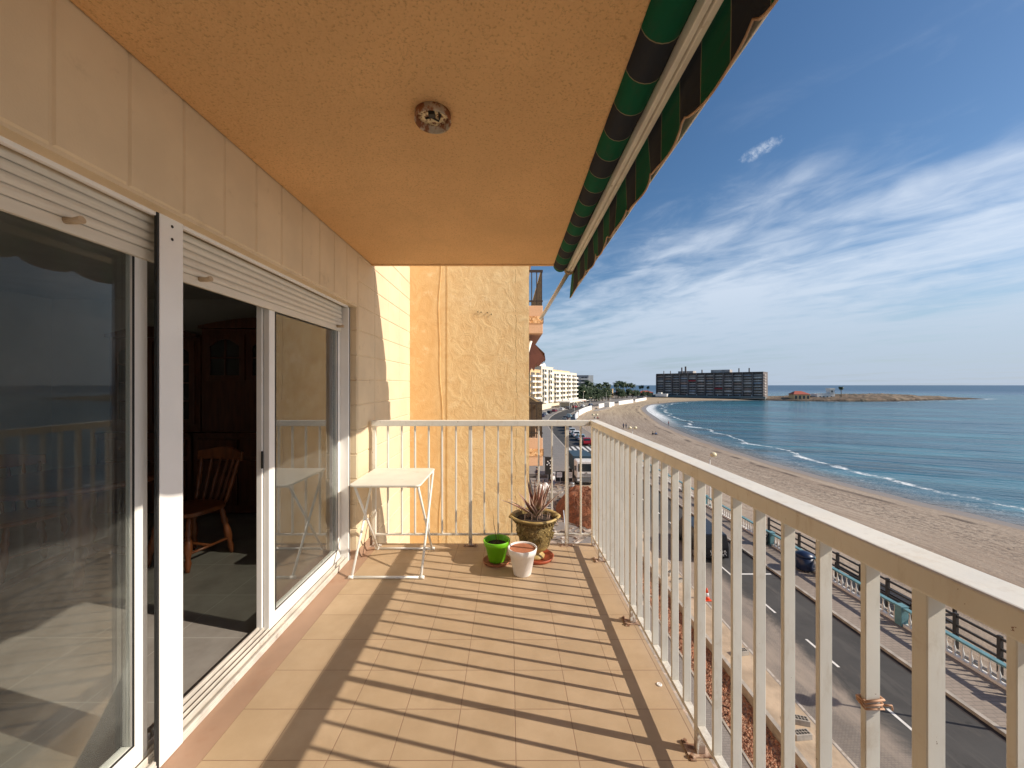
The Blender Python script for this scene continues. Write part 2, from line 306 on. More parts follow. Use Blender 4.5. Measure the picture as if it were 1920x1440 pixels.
def rail_mat():
    m = bpy.data.materials.new('cream_railing_paint'); m.use_nodes = True; t = NT(m.node_tree)
    co = t.n('ShaderNodeNewGeometry').outputs['Position']; x, y, z = t.sep(co)
    c = t.mix(t.mr(t.noise(co, 4, 5), .3, .7), (0.72, 0.695, 0.62), (0.79, 0.765, 0.685))
    c = t.mix(t.mr(t.noise(t.comb(x, y, t.m('MULTIPLY', z, .22)), 34, 5, .7), .52, .72, 0, .45), c, (0.58, 0.52, 0.42))
    c = t.mix(t.mr(t.noise(co, 9, 7, .75), .56, .70, 0, .35), c, (0.55, 0.47, 0.36))
    chip = t.mr(t.noise(co, 46, 5, .6), .70, .72)
    foot = t.m('MULTIPLY', t.mr(z, .16, .02), t.mr(t.noise(co, 38, 6, .7), .42, .56))
    c = t.mix(t.m('MAXIMUM', chip, t.m('MULTIPLY', foot, .8)), c, (0.20, 0.085, 0.035))
    b = t.n('ShaderNodeBump', {'Strength': .25, 'Distance': .0015, 'Height': t.m('SUBTRACT', t.noise(co, 30, 5), chip)})
    p = t.n('ShaderNodeBsdfPrincipled', {'Base Color': c, 'Roughness': t.mr(t.noise(co, 12, 4), .3, .7, .34, .55), 'Normal': b})
    t.n('ShaderNodeOutputMaterial', {'Surface': p}); return m
M_rail = rail_mat()
M_rust = mat('rust', (0.22, 0.11, 0.06), .8, .35, 30, .4, 90, c2=(0.50, 0.36, 0.26), c2t=(.42, .6), c2s=26, bd=.003)
M_thresh = mat('threshold_clay_tile', (0.375, 0.235, 0.155), .6, .07, 4, c2=(0.34, 0.18, 0.11), c2t=(.55, .8), c2s=5, world_co=True)
M_conc = mat('rough_concrete', (0.42, 0.36, 0.30), .9, .2, 9, .6, 50, c2=(0.62, 0.48, 0.38), c2t=(.5, .62), c2s=20)
M_wood = mat('dark_cherry_wood', (0.115, 0.036, 0.016), .38, .3, 4, stretch=(6, 6, .8))
M_chair = mat('honey_chair_wood', (0.20, 0.060, 0.020), .32, .25, 5, stretch=(5, 5, .8))
M_plaster = mat('room_plaster', (0.50, 0.47, 0.42), .9, .04)
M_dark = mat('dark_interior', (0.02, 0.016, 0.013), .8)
M_glass = glass_mat('door_glass', dirt=0.05, boost=0.0); M_glass2 = glass_mat('door_glass_clean', dirt=0.04, boost=0.16)
M_cabglass = mat('cabinet_glass', (0.02, 0.016, 0.013), .12, 0)
M_table = mat('white_table_plastic', (0.80, 0.77, 0.67), .42, .05, 8, c2=(0.62, 0.56, 0.44), c2t=(.6, .8), c2s=10)
M_tube = mat('white_painted_tube', (0.82, 0.80, 0.74), .35, .04)
M_awn = stripe_mat('awning_cloth')
M_alu = mat('grey_cream_bar', (0.80, 0.76, 0.68), .4, .08, 6, c2=(0.42, 0.34, 0.23), c2t=(.58, .8), c2s=11)
M_hem = mat('tan_hem_tape', (0.42, 0.27, 0.16), .8, .15, 20)
M_rope = mat('old_rope', (0.34, 0.25, 0.15), .9, .2, 80)
M_green = mat('lime_green_plastic', (0.17, 0.52, 0.012), .38, .05)
M_wpot = mat('white_washed_terracotta', (0.84, 0.80, 0.76), .6, .05, 12, .1, 60, c2=(0.70, 0.62, 0.56), c2t=(.62, .8), c2s=14)
M_terra = mat('terracotta', (0.42, 0.155, 0.075), .75, .15, 10, .2, 60)
M_redpl = mat('red_brown_plastic', (0.42, 0.085, 0.035), .5, .12, 8, c2=(0.5, 0.2, 0.1), c2t=(.55, .8), c2s=12)
M_soil = mat('potting_soil', (0.045, 0.028, 0.018), .95, .5, 40, 1.0, 90)
M_twig = mat('dry_twig', (0.16, 0.09, 0.05), .9)
M_rubber = mat('rubber_band', (0.62, 0.36, 0.22), .6, .1)

def urn_mat():
    m = bpy.data.materials.new('antiqued_urn'); m.use_nodes = True; t = NT(m.node_tree)
    co = t.n('ShaderNodeTexCoord').outputs['Object']
    g = t.n('ShaderNodeNewGeometry').outputs['Pointiness']
    sw = t.noise(co, 22, 6, .7, 2.8)
    rel = t.mr(t.m('ABSOLUTE', t.m('SUBTRACT', sw, .5)), 0.0, .09)
    x, y, z = t.sep(co)
    amt = t.m('MULTIPLY', t.mr(z, .10, .13), t.mr(z, .345, .335))
    c = t.mix(t.m('MULTIPLY', t.m('SUBTRACT', 1.0, rel), amt), (0.50, 0.36, 0.13), (0.25, 0.155, 0.04))
    c = t.mix(t.mr(t.noise(co, 12, 5), .45, .7, 0, .6), c, (0.28, 0.17, 0.045))
    b = t.n('ShaderNodeBump', {'Strength': .9, 'Distance': .012, 'Height': t.m('MULTIPLY', rel, amt)})
    p = t.n('ShaderNodeBsdfPrincipled', {'Base Color': c, 'Roughness': .5, 'Normal': b})
    t.n('ShaderNodeOutputMaterial', {'Surface': p}); return m
M_urn = urn_mat()
def agave_mat():
    m = bpy.data.materials.new('agave_leaf'); m.use_nodes = True; t = NT(m.node_tree)
    u, v, _ = t.sep(t.n('ShaderNodeUVMap').outputs[0])
    co = t.n('ShaderNodeTexCoord').outputs['Object']
    e = t.m('ABSOLUTE', t.m('SUBTRACT', u, .5))
    c = t.mix(t.mr(v, .05, .55), (0.10, 0.12, 0.035), (0.26, 0.105, 0.075))
    c = t.mix(t.mr(t.noise(co, 25, 5), .45, .7, 0, .6), c, (0.16, 0.09, 0.05))
    c = t.mix(t.mr(e, .30, .42), c, (0.62, 0.42, 0.32))
    p = t.n('ShaderNodeBsdfPrincipled', {'Base Color': c, 'Roughness': .5})
    t.n('ShaderNodeOutputMaterial', {'Surface': p}); return m
M_agave = agave_mat()
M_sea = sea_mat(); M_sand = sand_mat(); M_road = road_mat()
M_pave = brick_mat('grey_pavers', (0.27, 0.245, 0.22), (0.23, 0.205, 0.185), (0.16, 0.145, 0.13), 2.6)
M_prom = brick_mat('promenade_slabs', (0.33, 0.27, 0.22), (0.29, 0.235, 0.19), (0.20, 0.165, 0.135), 1.4)
M_kerb = mat('kerb_stone', (0.38, 0.34, 0.29), .85, .2, 3)
M_gutter = mat('dark_gutter', (0.045, 0.035, 0.03), .9, .3, 3)
M_gravel = mat('red_gravel', (0.33, 0.15, 0.085), .95, .45, 5, 1.0, 8, c2=(0.50, 0.31, 0.2), c2t=(.52, .6), c2s=9, bd=.06, world_co=True)
M_earth = mat('red_earth', (0.255, 0.098, 0.045), .95, .35, 1.2, 1.0, 4, c2=(0.16, 0.07, 0.035), c2t=(.5, .6), c2s=2.2, bd=.25)
M_straw = mat('pale_dust', (0.44, 0.34, 0.24), .95, .2, 1, .5, 5, world_co=True, bd=.05)
M_paint = mat('road_paint', (0.72, 0.70, 0.66), .7, .1, 3, c2=(0.35, 0.33, 0.3), c2t=(.55, .7), c2s=5, world_co=True)
M_teal = mat('turquoise_paint', (0.13, 0.27, 0.30), .5, .12, 4)
M_balus = mat('white_cast_stone', (0.74, 0.72, 0.68), .7, .08, 8)
M_blackw = mat('black_stained_wood', (0.022, 0.018, 0.017), .6)
M_wallw = mat('white_sea_wall', (0.80, 0.78, 0.74), .8, .05, .3)
M_rockwall = mat('stone_sea_wall', (0.34, 0.29, 0.24), .9, .25, .8, .5, 2)
def rock_mat():
    m = bpy.data.materials.new('spit_rock'); m.use_nodes = True; t = NT(m.node_tree)
    co = t.n('ShaderNodeNewGeometry').outputs['Position']; x, y, z = t.sep(co)
    n1 = t.noise(co, .05, 7, .7, .6); n2 = t.noise(co, .22, 6, .7)
    c = t.mix(t.mr(n1, .42, .58), (0.17, 0.115, 0.075), (0.27, 0.20, 0.135))
    c = t.mix(t.mr(n2, .50, .60, 0, .85), c, (0.055, 0.05, 0.030))
    c = t.mix(t.mr(t.m('ADD', z, t.m('MULTIPLY', n2, 2.5)), -10.2, -11.4, 0, .9), c, (0.050, 0.036, 0.028))
    b = t.n('ShaderNodeBump', {'Strength': 1.0, 'Distance': 2.0, 'Height': n2})
    p = t.n('ShaderNodeBsdfPrincipled', {'Base Color': c, 'Roughness': .95, 'Normal': b}); t.n('ShaderNodeOutputMaterial', {'Surface': p}); return m
M_rock = rock_mat()
M_pink = stucco_mat('pink_render', (0.66, 0.44, 0.31), (0.52, 0.34, 0.23), 30, .2)
M_relief = mat('carved_band', (0.55, 0.29, 0.13), .8, .4, 16, 1.0, 14, c2=(0.78, 0.52, 0.3), c2t=(.48, .55), c2s=15, bd=.05)
M_bframe = mat('dark_bronze_rail', (0.035, 0.025, 0.02), .4)
M_brawn = mat('maroon_awning_cloth', (0.12, 0.045, 0.035), .85, .2)
M_screen = mat('brown_screen', (0.085, 0.055, 0.035), .6, .2, 2)
M_lamp = mat('street_lamp_white', (0.72, 0.70, 0.64), .4); M_globe = mat('lamp_globe_glass', (0.75, 0.66, 0.42), .25)
M_tyre = mat('tyre_rubber', (0.02, 0.02, 0.02), .8); M_rim = mat('wheel_rim', (0.4, 0.4, 0.41), .3, metal=.8)
M_win = mat('vehicle_window', (0.02, 0.028, 0.035), .08)
M_tail = mat('tail_lamp_red', (0.5, 0.02, 0.015), .3); M_head = mat('head_lamp_clear', (0.75, 0.77, 0.78), .15)
M_hotel = mat('hotel_concrete', (0.165, 0.14, 0.13), .85, .2, .1); M_hotelp = mat('hotel_parapet', (0.42, 0.385, 0.35), .8, .3, .25)  # hotel greys lightened to put distance haze into the base colour
M_bwin = mat('building_window', (0.045, 0.05, 0.055), .2, .3, .3)
M_cream = mat('cream_facade', (0.80, 0.70, 0.54), .85, .06, .2); M_offw = mat('offwhite_facade', (0.80, 0.77, 0.70), .85, .05, .2)
M_greyb = mat('grey_gable', (0.24, 0.25, 0.27), .85, .05, .2); M_yell = mat('ochre_facade', (0.66, 0.46, 0.24), .85, .1, .2)
M_redroof = mat('red_roof_tiles', (0.40, 0.095, 0.06), .8, .2, 1.2); M_trunk = mat('palm_trunk', (0.13, 0.10, 0.07), .95, .3, 2)
M_frond = mat('palm_frond', (0.045, 0.075, 0.028), .6, .35, .6); M_leaf = mat('dark_foliage', (0.032, 0.060, 0.020), .7, .5, .35)
M_dead = mat('dry_fronds', (0.16, 0.115, 0.065), .8, .3, 1)
M_skin = mat('skin', (0.45, 0.25, 0.17), .6)
CL = {n: mat('cloth_'+n, c, .85) for n, c in dict(navy=(0.02, 0.03, 0.08), black=(0.02, 0.02, 0.022), red=(0.35, 0.03, 0.03), grey=(0.2, 0.2, 0.21), white=(0.7, 0.7, 0.68), blue=(0.06, 0.14, 0.3), olive=(0.1, 0.1, 0.05)).items()}
M_blk = mat('concrete_block', (0.40, 0.36, 0.31), .95, .15, 6, .5, 20); M_hole = mat('block_hole', (0.03, 0.025, 0.02), .9)
M_orangecone = mat('cone_orange', (0.75, 0.09, 0.03), .45); M_bluebin = mat('dark_blue_plastic', (0.012, 0.022, 0.06), .35)
M_steel = mat('galvanised_steel', (0.45, 0.46, 0.46), .4, metal=.6); M_sign = mat('white_notice_board', (0.78, 0.79, 0.8), .5)
M_ink = mat('grey_notice_print', (0.12, 0.12, 0.13), .8)
M_ground = mat('dry_ground', (0.26, 0.22, 0.175), .95, .25, .2)

# ------------------------------------------------------------------ mesh helpers
class MB:
    def __init__(s): s.v = []; s.f = []; s.uv = None; s.smooth = []
    def box(s, x0, x1, y0, y1, z0, z1):
        b = len(s.v)
        s.v += [(x0, y0, z0), (x1, y0, z0), (x1, y1, z0), (x0, y1, z0), (x0, y0, z1), (x1, y0, z1), (x1, y1, z1), (x0, y1, z1)]
        s.f += [tuple(b+i for i in q) for q in ((0, 3, 2, 1), (4, 5, 6, 7), (0, 1, 5, 4), (1, 2, 6, 5), (2, 3, 7, 6), (3, 0, 4, 7))]
        return s
    def hexa(s, pts):           # 8 points ordered like box()
        b = len(s.v); s.v += [tuple(p) for p in pts]
        s.f += [tuple(b+i for i in q) for q in ((0, 3, 2, 1), (4, 5, 6, 7), (0, 1, 5, 4), (1, 2, 6, 5), (2, 3, 7, 6), (3, 0, 4, 7))]
        return s
    def tube(s, pts, rad, n=8, cap=True):
        pts = [Vector(p) for p in pts]; b = len(s.v)
        if not hasattr(rad, '__len__'): rad = [rad]*len(pts)
        up = None
        for i, p in enumerate(pts):
            d = (pts[min(i+1, len(pts)-1)]-pts[max(i-1, 0)]).normalized()
            if up is None: up = Vector((0, 0, 1)) if abs(d.z) < .9 else Vector((1, 0, 0))
            a = d.cross(up).normalized(); c = a.cross(d).normalized(); up = c
            for k in range(n):
                q = p+(a*math.cos(2*math.pi*k/n)+c*math.sin(2*math.pi*k/n))*rad[i]; s.v.append(tuple(q))
        for i in range(len(pts)-1):
            for k in range(n):
                k2 = (k+1) % n; s.f.append((b+i*n+k, b+i*n+k2, b+(i+1)*n+k2, b+(i+1)*n+k)); s.smooth.append(len(s.f)-1)
        if cap:
            s.f.append(tuple(b+k for k in range(n))[::-1]); e = b+(len(pts)-1)*n; s.f.append(tuple(e+k for k in range(n)))
        return s
    def lathe(s, prof, n=24, cx=0, cy=0, cz=0, wob=None):
        b = len(s.v)
        for (r, z) in prof:
            for k in range(n):
                a = 2*math.pi*k/n; rr = r*(wob(a, z) if wob else 1)
                s.v.append((cx+rr*math.cos(a), cy+rr*math.sin(a), cz+z))
        for i in range(len(prof)-1):
            for k in range(n):
                k2 = (k+1) % n; s.f.append((b+i*n+k, b+i*n+k2, b+(i+1)*n+k2, b+(i+1)*n+k)); s.smooth.append(len(s.f)-1)
        s.f.append(tuple(b+k for k in range(n))[::-1]); e = b+(len(prof)-1)*n; s.f.append(tuple(e+k for k in range(n)))
        return s
    def quad(s, a, b, c, d):
        i = len(s.v); s.v += [tuple(a), tuple(b), tuple(c), tuple(d)]; s.f.append((i, i+1, i+2, i+3)); return s
    def tri(s, a, b, c):
        i = len(s.v); s.v += [tuple(a), tuple(b), tuple(c)]; s.f.append((i, i+1, i+2)); return s
    def prism(s, poly, z0, z1):
        n = len(poly); b = len(s.v)
        s.v += [(x, y, z0) for x, y in poly]+[(x, y, z1) for x, y in poly]
        s.f.append(tuple(range(b, b+n))[::-1]); s.f.append(tuple(range(b+n, b+2*n)))
        for i in range(n): j = (i+1) % n; s.f.append((b+i, b+j, b+n+j, b+n+i))
        return s
    def build(s, name, m, parent=None, bevel=0, world=False, smooth=True, seg=2):
        me = bpy.data.meshes.new(name)
        vs = s.v
        if world and parent is not None:
            o = Vector((0, 0, 0)); p = parent
            while p: o += p.location; p = p.parent
            vs = [(a-o.x, b-o.y, c-o.z) for a, b, c in vs]
        me.from_pydata(vs, [], s.f); me.validate(); me.update()
        if smooth:
            for i in s.smooth:
                if i < len(me.polygons): me.polygons[i].use_smooth = True
        me.materials.append(m)
        if s.uv:
            l = me.uv_layers.new(name='UVMap')
            for lp in me.loops: l.data[lp.index].uv = s.uv[lp.vertex_index]
        o = bpy.data.objects.new(name, me); COL.objects.link(o)
        if parent: o.parent = parent
        if bevel:
            bm_ = o.modifiers.new('bevel', 'BEVEL'); bm_.width = bevel; bm_.segments = seg; bm_.limit_method = 'ANGLE'; bm_.angle_limit = R(50)
        return o

def tag(o, label=None, cat=None, group=None, kind=None):
    if label: o['label'] = label
    if cat: o['category'] = cat
    if group: o['group'] = group
    if kind: o['kind'] = kind
    return o
def thing(name, label, cat, loc=(0, 0, 0), rotz=0, group=None):
    o = bpy.data.objects.new(name, None); COL.objects.link(o); o.location = loc; o.rotation_euler = (0, 0, rotz)
    o.empty_display_size = .1
    return tag(o, label, cat, group)
def struct(o): o['kind'] = 'structure'; return o
def copy_tree(o, loc=None, rotz=None, parent=None, label=None, scale=None):
    c = o.copy(); COL.objects.link(c)
    if parent: c.parent = parent
    for ch in [x for x in bpy.data.objects if x.parent == o]: copy_tree(ch, parent=c)
    if loc is not None: c.location = loc
    if rotz is not None: c.rotation_euler = (0, 0, rotz)
    if scale is not None: c.scale = scale if hasattr(scale, '__len__') else (scale,)*3
    if label: c['label'] = label
    return c
def recolor(root, name, m):
    for ch in [x for x in bpy.data.objects if x.parent == root]:
        if ch.name.split('.')[0] == name:
            ch.material_slots[0].link = 'OBJECT'; ch.material_slots[0].material = m

# ================================================================== OUR BALCONY
XW = -1.265; XD = -1.32; ZC = 2.55; YE = 3.557; YR = 3.50; XR0, XR1 = 0.724, 0.807
# floor slab with tiles, outer concrete nib
struct(MB().box(-1.19, 0.775, -2.5, YE, -0.10, 0.0).build('floor', M_tiles))
b = MB().box(0.775, 0.83, -2.5, YE+.012, -0.22, -0.004); b.box(-1.262, 0.775, YE, YE+.012, -0.22, -0.004); b.box(-1.262, 0.775, -2.5, YE, -0.22, -0.102)
struct(b.build('floor_slab_edge', M_conc, bevel=.004))
struct(MB().box(XD-.13, -1.19, -2.5, 3.24, -0.1, 0.001).box(-1.262, -1.19, 3.24, YE, -.1, .001).build('threshold', M_thresh))
# ceiling slab
b = MB().box(-1.262, 0.41, -2.5, YE-.02, ZC, ZC+.22)
ceil_o = struct(b.build('ceiling', M_ceil, bevel=.01))
struct(MB().box(-1.262, 0.41, YE-.02, YE+.02, ZC-.006, ZC+.22).build('ceiling_edge', M_ceil, bevel=.006))
# cream block wall
wall = thing('block_wall', 'cream painted concrete block wall above and beside the sliding doors', 'wall', (XW, 3.24, 0))
b = MB()
b.box(-1.50, XW-.006, -2.5, 3.24, 2.10, ZC+.3)                         # lintel core
b.box(-1.50, XW-.006, 3.246, 4.95, -11.1, 7.0)                       # pier core
b.box(-1.50, XW-.006, -3.6, -2.5, -11.1, 7.0)
def block_x(y0, y1, z0, z1, X=XW, g=.003, ch=.006):
    xb = X-.006
    b.hexa([(xb, y0+g, z0+g), (xb, y1-g, z0+g), (xb, y1-g, z1-g), (xb, y0+g, z1-g), (X, y0+g+ch, z0+g+ch), (X, y1-g-ch, z0+g+ch), (X, y1-g-ch, z1-g-ch), (X, y0+g+ch, z1-g-ch)])
def block_y(x0, x1, z0, z1, Y, g=.003, ch=.006):
    yb = Y+.006
    b.hexa([(x1-g, yb, z0+g), (x0+g, yb, z0+g), (x0+g, yb, z1-g), (x1-g, yb, z1-g), (x1-g-ch, Y, z0+g+ch), (x0+g+ch, Y, z0+g+ch), (x0+g+ch, Y, z1-g-ch), (x1-g-ch, Y, z1-g-ch)])
y = 3.24; k = 0
while y > -2.5:
    block_x(y-.2165, y, 2.112+random.uniform(-.003, .003), ZC+.02); y -= .2165
z = 2.532
zs = [z-.2075*i for i in range(-10, 66)]
for z in zs:
    for i in range(4): block_x(3.246+.406*i, 3.246+.406*(i+1), z-.2075, z)
    block_x(3.246+1.624, 4.948, z-.2075, z)
for z in zs:
    if z < 2.2 and z > 0: block_y(-1.50, XW-.004, max(z-.2075, 0), z, 3.24)
wo = b.build('wall', M_block, wall, world=True)
sk = MB().box(XW, XW+.012, 3.252, YE-.002, 0, .075).box(-1.345, XW+.012, 3.228, 3.24, 0, .075).build('skirting', M_thresh, wall, world=True, bevel=.002)
# end wall behind the camera
struct(MB().box(-1.262, 0.83, -2.62, -2.502, -.2, 2.8).build('end_wall', M_plaster))

# ---- sliding doors
def sash(parent, X, y0, y1, z0, z1, gm, w=.055, br=.085, t=.032):
    s = MB()
    s.box(X-t, X, y0, y0+w, z0, z1); s.box(X-t, X, y1-w, y1, z0, z1)
    s.box(X-t-.0, X, y0+w, y1-w, z0, z0+br); s.box(X-t, X, y0+w, y1-w, z1-.05, z1)
    f = s.build('sash', M_white, parent, bevel=.003, world=True)
    MB().box(X-t*.5-.003, X-t*.5+.003, y0+w, y1-w, z0+br, z1-.05).build('pane', gm, f, world=True)
    g = MB(); e = .007
    g.box(X+.0005, X+.003, y0+w, y0+w+e, z0+br, z1-.05).box(X+.0005, X+.003, y1-w-e, y1-w, z0+br, z1-.05).box(X+.0005, X+.003, y0+w+e, y1-w-e, z0+br, z0+br+e)
    g.build('gasket', M_gasket, f, world=True)
    return f
def shutter(parent, y0, y1, zb, n, stops):
    X = -1.375; s = MB(); h = .0335
    z = zb+.042
    b0 = MB().box(X-.014, X+.004, y0, y1, zb, zb+.04)
    zt = 2.085; n = int((zt-z)/h)
    for i in range(n+1):
        za = z+i*h; zc = min(za+h-.003, zt+.02)
        nseg = 5; ring = []
        for q in range(nseg+1):
            tt = q/nseg; ring.append((X+.004+.0055*math.sin(math.pi*tt), za+(zc-za)*tt))
        bi = len(s.v)
        for (x_, z_) in ring: s.v += [(x_, y0, z_), (x_, y1, z_)]
        for q in range(nseg): s.f.append((bi+2*q, bi+2*q+1, bi+2*q+3, bi+2*q+2)); s.smooth.append(len(s.f)-1)
        s.box(X-.012, X-.002, y0, y1, za-.003, zc)
    o = s.build('roller_shutter', M_shut, parent, world=True)
    b0.build('bottom_bar', M_shut, o, world=True, bevel=.003)
    for ys in stops:
        st = MB().tube([(X+.002, ys, zb+.034), (X+.030, ys, zb+.032), (X+.055, ys, zb+.036)], [.011, .010, .012], 12)
        st.build('stopper', mat('stopper_buff', (0.5, 0.38, 0.25), .5) if 'stopper_buff' not in MATS else MATS['stopper_buff'], o, world=True)
    return o
def tracks(parent, y0, y1):
    s = MB()
    s.box(-1.46, -1.323, y0, y1, .002, .022)
    for x_, w_, h_ in ((-1.332, .012, .036), (-1.366, .006, .046), (-1.392, .006, .046), (-1.42, .006, .05), (-1.448, .012, .055)):
        s.box(x_-w_/2, x_+w_/2, y0, y1, .022, h_)
    return s.build('track', M_track, parent, world=True, bevel=.0015, seg=1)
d1 = thing('sliding_door', 'white framed sliding door nearest the camera with dusty reflecting glass', 'door', (-1.40, .3, 0))
tracks(d1, -2.5, 1.56)
sash(d1, -1.388, -1.3, 1.49, .03, 1.99, M_glass)
sash(d1, -1.425, -2.5, -1.25, .03, 1.99, M_glass)
shutter(d1, -2.5, 1.515, 1.925, 5, [1.20, -1.0])
MB().box(-1.345, -1.325, -2.5, 1.458, 2.086, 2.106).build('head_profile', M_white, d1, world=True, bevel=.003)
d2 = thing('sliding_door', 'white sliding door pushed half open beside the folding table', 'door', (-1.40, 2.4, 0))
tracks(d2, 1.573, 3.2)
sash(d2, -1.425, 2.235, 3.16, .03, 1.99, M_glass2)
sash(d2, -1.388, 2.245, 3.19, .03, 1.99, M_glass2)
shutter(d2, 1.58, 3.165, 1.885, 6, [1.72, 3.09])
b = MB().box(-1.40, -1.322, 3.192, 3.228, .002, 2.09).box(-1.45, -1.403, 3.19, 3.236, .002, 2.09)
b.build('jamb', M_white, d2, world=True, bevel=.004)
MB().box(-1.3215, -1.3195, 3.206, 3.214, .002, 2.09).build('guide_seal', M_gasket, d2, world=True)
MB().box(-1.345, -1.325, 1.578, 3.19, 2.086, 2.106).build('head_profile', M_white, d2, world=True, bevel=.003)
for nm, z in (('lock', 1.02),):
    MB().box(-1.4245, -1.415, 2.226, 2.235, z-.05, z+.05).build('lock', M_gasket, d2, world=True, bevel=.002)
mu = thing('door_mullion', 'broad white mullion post standing between the two sliding doors', 'post', (-1.36, 1.52, 0))
MB().box(XD-.014, XD, 1.466, 1.573, .002, 2.106).build('post_cover', M_white, mu, world=True, bevel=.004)
MB().box(-1.37, XD-.016, 1.54, 1.571, .002, 2.09).build('post_core', M_white, mu, world=True, bevel=.002)
MB().box(XD-.013, XD-.002, 1.457, 1.4655, .002, 2.10).build('shutter_guide', M_gasket, mu, world=True)
for zz in (2.02, 2.07): MB().tube([(XD-.001, 1.52, zz), (XD+.001, 1.52, zz)], .006, 10).build('screw_hole', M_gasket, mu, world=True)

# ---- the room behind the doors
RX0, RX1, RY0, RY1, RZ = -5.6, -1.50, -2.5, 4.75, 2.5
struct(MB().box(RX0, -1.46, RY0, RY1, -.1, .012).build('room_floor', M_room))
b = MB().box(RX0-.1, RX0, RY0, RY1, 0, RZ).box(RX0, RX1, RY1, RY1+.1, 0, RZ).box(RX0, RX1, RY0-.1, RY0, 0, RZ).box(-1.62, -1.501, 3.24, RY1, .012, RZ)
struct(b.build('room_wall', M_plaster))
struct(MB().box(RX0-.1, RX1, RY0-.1, RY1+.1, RZ, RZ+.1).build('room_ceiling', M_plaster))
# cabinet against the far wall
cab = thing('wall_cabinet', 'dark wooden dresser with arched glazed doors at the back of the room', 'cabinet', (-3.5, 4.5, 0))
b = MB()
for (x0, x1, zt) in ((-4.55, -3.52, 2.02), (-3.50, -2.10, 2.12)):
    b.box(x0, x1, 4.42, 4.74, .9, zt); b.box(x0-.02, x1+.02, 4.30, 4.74, .03, .88); b.box(x0-.03, x1+.03, 4.28, 4.74, .88, .92)
    n = 14                                                        # arched pediment
    poly = [(x0+(x1-x0)*i/n, zt+.09*math.sin(math.pi*i/n)) for i in range(n+1)]
    bi = len(b.v)
    for (x_, z_) in poly: b.v += [(x_, 4.36, z_), (x_, 4.74, z_), (x_, 4.36, zt-.03), (x_, 4.74, zt-.03)]
    for i in range(n):
        q = bi+4*i
        b.f += [(q, q+1, q+5, q+4), (q+2, q+6, q+7, q+3), (q, q+4, q+6, q+2), (q+1, q+3, q+7, q+5)]
b.build('carcass', M_wood, cab, world=True)
for (x0, x1, z0, z1) in ((-4.5, -4.05, 1.0, 1.95), (-4.02, -3.57, 1.0, 1.95), (-3.45, -3.0, 1.5, 2.02), (-2.97, -2.55, 1.5, 2.02)):
    s = MB(); y0, y1 = 4.395, 4.42; w_ = .06
    s.box(x0, x0+w_, y0, y1, z0, z1).box(x1-w_, x1, y0, y1, z0, z1).box(x0+w_, x1-w_, y0, y1, z0, z0+w_)
    n = 8; xa, xb = x0+w_, x1-w_                                      # arched top of the glazed opening
    for i in range(n):
        ta, tb = i/n, (i+1)/n
        za, zb = z1-.13+.08*math.sin(math.pi*ta), z1-.13+.08*math.sin(math.pi*tb)
        X0, X1 = xa+(xb-xa)*ta, xa+(xb-xa)*tb
        s.hexa([(X0, y0, za), (X1, y0, zb), (X1, y1, zb), (X0, y1, za), (X0, y0, z1), (X1, y0, z1), (X1, y1, z1), (X0, y1, z1)])
    xm = (x0+x1)/2; s.box(xm-.01, xm+.01, y0+.004, y1-.004, z0+w_, z1-.06)
    nn = 3 if z0 < 1.2 else 1
    for i in range(nn): zz = z0+w_+(z1-z0-2*w_)*(i+1)/(nn+1); s.box(x0+w_, x1-w_, y0+.006, y1-.006, zz-.008, zz+.008)
    dr = s.build('cabinet_door', M_wood, cab, world=True, bevel=.002, seg=1)
    MB().box(x0+w_, x1-w_, y1-.008, y1-.004, z0+w_, z1-.05).build('pane', M_cabglass, dr, world=True)
for i, x0 in enumerate((-4.5, -4.02, -3.45, -2.97)):
    s = MB().box(x0, x0+.45, 4.275, 4.298, .12, .62).box(x0+.06, x0+.39, 4.268, 4.275, .18, .56)
    s.build('cabinet_door', M_wood, cab, world=True, bevel=.004)
    s = MB().box(x0, x0+.45, 4.275, 4.298, .66, .85).build('drawer', M_wood, cab, world=True, bevel=.004)
    MB().lathe([(.004, 0), (.014, .01), (.012, .02), (.002, .024)], 10, x0+.22, 4.262, .74).build('knob', M_rust, s, world=True)

